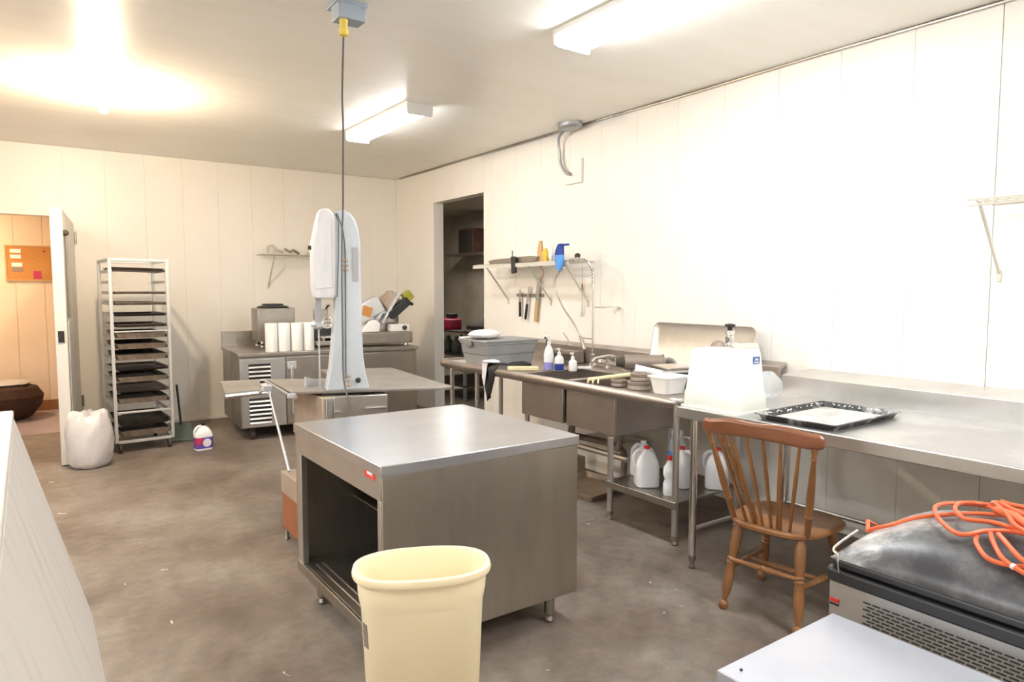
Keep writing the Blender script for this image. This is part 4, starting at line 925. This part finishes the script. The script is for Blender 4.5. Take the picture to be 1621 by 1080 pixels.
# grease trap clutter below the sink bowls
t = thing('catch_pan', 'shallow tan pan on the floor beneath the sink bowls', 'pan', (3.52, 3.95, 0), 8)
pan_mesh(MB(), .52, .50, .04, .008).build('pan', 'saw_body', t); 
t = thing('pipe_box', 'beige box standing under the sink beside the drain pipes', 'box', (4.02, 4.20, 0), 0)
MB().box(-.13,.13,-.22,.22,0,.28).build('box_body', 'wall', t, bevel=.01); MB().box(-.14,.14,-.23,.23,.28,.30).build('box_lid', 'wall', t, bevel=.005)

# ================================================================== WIRE SHELVES
def wire_shelf(label, loc, rz, L, D, nw, n_long=4, strut=(), name='wire_shelf', lip=False):
    # local: x along the wall, y away from the wall (negative), z = 0 at wires
    t = thing(name, label, 'wall shelf', loc, rz)
    for k in range(n_long):
        y = -D*k/(n_long-1) - .005
        MB().tube([(0,y,0),(L,y,0)], .0045, 6).build('long_wire', 'white_wire', t)
    MB().tube([(0,-D-.008,-.03),(L,-D-.008,-.03)], .0045, 6).build('long_wire', 'white_wire', t)
    if lip: MB().box(0, L, -D-.014, -D-.010, -.034, -.004).box(0, L, -D+.03, -D+.05, .0045, .010).build('front_lip', 'white_wire', t)
    w = None
    for k in range(nw):
        x = .01 + (L-.02)*k/(nw-1)
        if w is None: w = MB().tube([(0,-.003,.004),(0,-D-.006,.004),(0,-D-.008,-.03)], .002, 4).build('cross_wire', 'white_wire', t); q = w
        else: q = w.copy(); C.objects.link(q)
        q.location = (x,0,0)
    for x in strut:
        MB().prism([(-D-.002,-.012),(-D+.018,-.012),(.0-.005,-.352),(-.005,-.375)], 'x', x-.006, x+.006).build('strut', 'white_wire', t)
        MB().box(x-.012,x+.012,-.008,-.001,-.41,-.35).build('strut_foot', 'white_wire', t, bevel=.002)
    return t
wire_shelf('cream wire shelf of kitchen tools on the wall above the sink', (WX, 6.26, 1.80), -90, 1.58, .30, 34, 5, (.22, .95, 1.50), lip=True)
wire_shelf('empty cream wire shelf with strut near the right edge of the picture', (WX, 1.55, 2.0), -90, 1.0, .30, 22, 4, (.05, .90))
wire_shelf('cream wire shelf on the back wall left of the saw', (2.33, BY, 1.97), 0, 1.0, .30, 22, 4, (.14, .80))
# on the back shelf
for (x, y, z, lb, kind) in ((2.52,8.60,1.98,'tangled pale tool lying at the left of the back wall shelf','a'), (2.72,8.62,1.98,'dull bent tool lying mid way on the back wall shelf','b')):
    q = MB().tube(smooth_path([(-.09,0,.01),(-.08,0,.09),(-.02,.0,.10),(.02,-.02,.05),(.09,0,.03)] if kind == 'a' else [(-.08,0,.07),(-.02,0,.04),(.03,0,.055),(.10,0,.012)], 4), .017, 7).build('kitchen_tool', 'olive' if kind == 'b' else 'white_wire')
    q.data.materials[0] = M['steel_dull'] if kind == 'b' else M['white_wire']; q.location = (x,y,z); tag(q, lb, 'tool')
q = MB().lathe([(.06,0),(.07,.004),(.075,.04),(.072,.04),(.066,.006)], (0,0,0), 20).build('small_dish', 'white_wire'); q.location = (2.98,8.60,1.977); tag(q, 'small cream dish near the right end of the back wall shelf', 'dish')
# on the sink shelf
q = MB().prism([(-.40,0),(.36,0),(.40,.03),(.30,.045),(-.34,.06),(-.44,.05)], 'x', -.09, .09).build('metal_cover', 'steel_dull', bevel=.004); q.location = (4.03,5.62,1.808); tag(q, 'long grey metal cover lying on the shelf above the sink', 'cover')
t = thing('black_clamp', 'black handled tool hanging over the front of the sink shelf', 'tool', (3.95, 5.50, 1.81), 0)
MB().hexa([(-.055,-.035,-.10),(-.03,-.035,-.10),(-.03,.035,-.11),(-.055,.035,-.11),(-.045,-.005,.06),(-.02,-.005,.06),(-.02,.06,.06),(-.045,.06,.06)]).build('handle', 'black_plastic', t, bevel=.006)
MB().tube([(-.03,.06,.055),(.0,.09,.06),(.0,.09,.12)], .006, 6).build('hook', 'black', t)
t = thing('hand_saw', 'small hand saw with yellow and wooden handle standing on the sink shelf', 'saw', (3.99, 5.17, 1.806), 0)
MB().prism([(-.05,0),(.05,0),(.06,.10),(.03,.20),(.0,.20),(-.02,.09)], 'x', -.012, .012).build('handle', 'tan_wood', t, bevel=.004)
MB().prism([(-.09,0),(-.05,0),(-.02,.09),(-.06,.13),(-.10,.08)], 'x', -.014, .014).build('yellow_grip', 'yellow', t, bevel=.004)
MB().prism([(.05,0),(.26,.0),(.26,.02),(.055,.06)], 'x', -.002, .002).build('blade', 'galv', t)
q = MB().ell((0,0,.07), .03,.035,.075, 14, 8, lambda a, b: 1+.1*math.sin(2*a)).build('white_bottle', 'white_plastic'); q.location = (3.99,5.025,1.804); tag(q, 'small white rounded bottle on the sink shelf right of the saw handle', 'bottle')
q = MB().lathe([(.035,0),(.03,.03),(.006,.11)], (0,0,0), 16).build('dark_cone', 'rubber'); q.location = (4.0,4.94,1.804); tag(q, 'small dark cone between the white bottle and the blue scoop', 'cone')
t = thing('blue_scoop', 'bright blue plastic scoop hooked on the front of the sink shelf', 'scoop', (3.90, 4.77, 1.78), 0)
MB().rings([[(x*.02-.02, .03*f+y*.01*0+.062*f2*math.cos(a), z) for a in [2*math.pi*k/16 for k in range(16)] for x in [math.sin(a)]] for z, f, f2 in ((-.06,0,.35),(-.03,0,.75),(.03,0,1.0),(.075,0,1.0))]).build('scoop_bowl', 'light_blue', t)
MB().rings([[(.022*math.sin(a)-.02, off+.062*f2*math.cos(a), z) for a in [2*math.pi*k/16 for k in range(16)]] for z, f2, off in ((.072,1.0,0),(.12,.9,-.005),(.165,.62,-.02),(.17,.5,-.03))]).build('scoop_back', 'blue', t)
MB().box(-.03,-.01,-.13,-.03,.150,.168).build('scoop_handle', 'blue', t, bevel=.006)
q = MB().lathe([(.02,0),(.026,.01),(.026,.05),(.012,.06)], (0,0,0), 14).build('black_jar', 'rubber'); q.location = (3.98,4.64,1.806); tag(q, 'small black jar beside the blue scoop', 'jar')
t = thing('hooked_knife', 'brown curved handle hanging under the middle of the sink shelf', 'tool', (3.92, 5.07, 1.78), 0)
MB().tube(smooth_path([(0,.06,.0),(0,.0,-.04),(0,-.02,-.09),(0,.0,-.13)], 5), [.006]*16, 8).build('handle', 'brown_trim', t)
t = thing('hanging_brush', 'thin wooden brush hanging behind the faucet hose', 'brush', (4.195, 4.82, 1.60), 0)
MB().tube([(0,0,.16),(0,0,.0)], .003, 6).build('wire', 'steel_dull', t)
MB().tube([(0,0,.0),(0,.0,-.08)], [.007,.012], 8).build('handle', 'brown_trim', t)
MB().tube([(0,0,-.08),(0,.0,-.20),(0,.01,-.30)], [.005,.005,.012], 8).build('bristle_end', 'white_wire', t)
# magnetic knife bar
q = MB().box(4.195, 4.22, 5.42, 5.86, 1.475, 1.505).build('magnetic_bar', 'steel_dull', bevel=.003); tag(q, 'magnetic knife bar mounted on the wall below the sink shelf', 'knife rack')
def knife(label, y, ztop, blade, hl, tilt, hm, w):
    t = thing('knife', label, 'knife', (4.188, y, ztop), 0); t.rotation_euler = (math.radians(tilt), 0, 0)
    MB().prism([(-w/2,0),(w*.3,-.01),(w/2,-blade*.3),(w/2,-blade),(-w/2,-blade)], 'x', -.0012, .0012).build('blade', 'steel', t)
    MB().box(-.009,.009,-w*.42,w*.42,-blade-hl,-blade).build('handle', hm, t, bevel=.004)
knife('black-handled knife at the left of the magnetic bar', 5.79, 1.555, .135, .155, 0, 'black', .030)
knife('black-handled knife hanging tilted in the middle of the bar', 5.63, 1.585, .19, .16, 11, 'black', .030)
knife('broad knife with pale wooden handle at the right of the bar', 5.47, 1.67, .25, .20, 7, 'tan_wood', .052)

# ================================================================== WALL FITTINGS
t = thing('conduit_box', 'grey conduit running from the ceiling to a wall plate above the sink shelf', 'conduit', (4.15, 4.95, CZ))
o = t.location
MB(o).lathe([(.01,-.05),(.07,-.05),(.085,-.03),(.085,0)], (4.10,4.90,CZ), 24, 1., 1.7).build('ceiling_plate', 'galv', t)
MB(o).tube(smooth_path([(4.12,5.0,3.01),(4.15,5.12,2.96),(4.18,5.14,2.82),(4.18,5.12,2.72),(4.185,5.06,2.64),(4.19,5.0,2.62)], 6), .014, 10).build('conduit_tube', 'galv', t)
MB(o).box(4.195,4.219,4.85,5.08,2.53,2.60).box(4.195,4.219,4.85,4.97,2.60,2.75).build('wall_plate', 'wall', t, bevel=.003)
# ================================================================== ANNEX CONTENTS
t = thing('cork_board', 'orange cork board with pinned papers on the wall beyond the door', 'notice board', (.12, FY-.003, 1.65))
o = t.location
MB(o).box(-.18,.44,FY-.022,FY-.003,1.665,2.085).build('board', 'cork', t)
for a in ((-.195,.455,1.652,1.668),(-.195,.455,2.082,2.098)): MB(o).box(a[0],a[1],FY-.026,FY-.003,a[2],a[3]).build('frame_bar', 'tan_wood', t)
MB(o).box(-.195,-.178,FY-.026,FY-.003,1.668,2.082).build('frame_bar', 'tan_wood', t)
for x0, x1, z0, z1, m in ((-.14,-.03,2.0,2.05,'paper'),(-.14,-.03,1.93,1.98,'paper'),(-.13,-.02,1.83,1.88,'paper'),(-.13,-.02,1.775,1.82,'pipe_grey'),(.09,.17,1.68,1.78,'label_red')):
    MB(o).box(x0,x1,FY-.026,FY-.022,z0,z1).build('note', m, t)
MB(o).ell((.21,FY-.024,2.03), .014,.006,.014,10,6).build('pin', 'red', t)
t = thing('round_basket', 'dark brown round bean bag on the floor beyond the open door', 'bag', (-.26, 10.12, 0))
MB().lathe([(.18,0),(.27,.03),(.37,.16),(.39,.28),(.33,.38),(.20,.42),(.02,.42)], (0,0,0), 30).build('basket_body', 'brown_bag', t)
MB().ell((0,0,.43), .27,.25,.04, 24, 8, lambda a, b: 1+.08*math.sin(6*a)+.05*math.sin(13*a)).build('foil_cover', 'foil', t, smooth=80)
t.name = 'bean_bag'
# ================================================================== STOREROOM CONTENTS
t = thing('storage_shelf', 'dark low rack with bottles seen under the drainboard through the doorway', 'rack', (5.3, 8.6, 0), 0)
for z in (.20, .62, .95):
    MB().box(-.45,.45,-.6,.6,z,z+.025).build('shelf_board', 'rubber', t, bevel=.004)
for x in (-.43,.43):
    for y in (-.58,.58): MB().box(x-.018,x+.018,y-.018,y+.018,0,1.0).build('post', 'galv', t)
k = 0
for x, y in ((-.3,-.4),(-.3,-.15),(-.3,.1),(-.3,.35),(0,-.25),(0,.2)):
    q = MB().lathe([(.07,0),(.075,.01),(.075,.14),(.03,.2),(.03,.23)], (0,0,0), 14).build('dark_bottle', 'dark_green'); q.location = (5.3+x, 8.6+y, .646)
    tag(q, 'dark bottle on the dim rack inside the doorway', 'bottle', group='bottles on the storeroom rack')
for x, y, m, h, r, lb in ((-.33,.40,'red',.30,.10,'red canister with pale top on the dim rack in the doorway'),(-.28,.02,'label_red',.17,.14,'crimson bundle on the dim rack in the doorway')):
    t = thing('canister', lb, 'canister', (5.3+x, 8.6+y, .976))
    MB().lathe([(r*.9,0),(r,.02),(r,h*.8),(r*.6,h)], (0,0,0), 18).build('can_body', m, t)
    MB().lathe([(r*.55,h),(r*.6,h+.005),(r*.6,h+.05),(r*.5,h+.055)], (0,0,0), 16).build('can_top', 'label_white' if m == 'red' else 'black', t)
q = MB().lathe([(.30,0),(.30,.05),(.22,.13),(.02,.16)], (0,0,0), 24).build('kettle_cover', 'rubber'); q.location = (5.45,8.35,.976); tag(q, 'broad dark domed cover behind the grey tub in the doorway', 'cover')
t = thing('wall_cupboard', 'brown open box on a bracket high on the storeroom wall', 'cupboard', (6.55, 10.25, 2.15))
MB().box(-.30,.04,-.24,.24,.02,.44).build('case', 'brown_bag', t, bevel=.005); MB().box(-.34,.04,-.60,.60,-.02,.02).build('ledge', 'steel_dull', t)
MB().box(-.305,-.30,-.20,.20,.05,.40).build('dark_front', 'black', t)
bpy.context.view_layer.update()
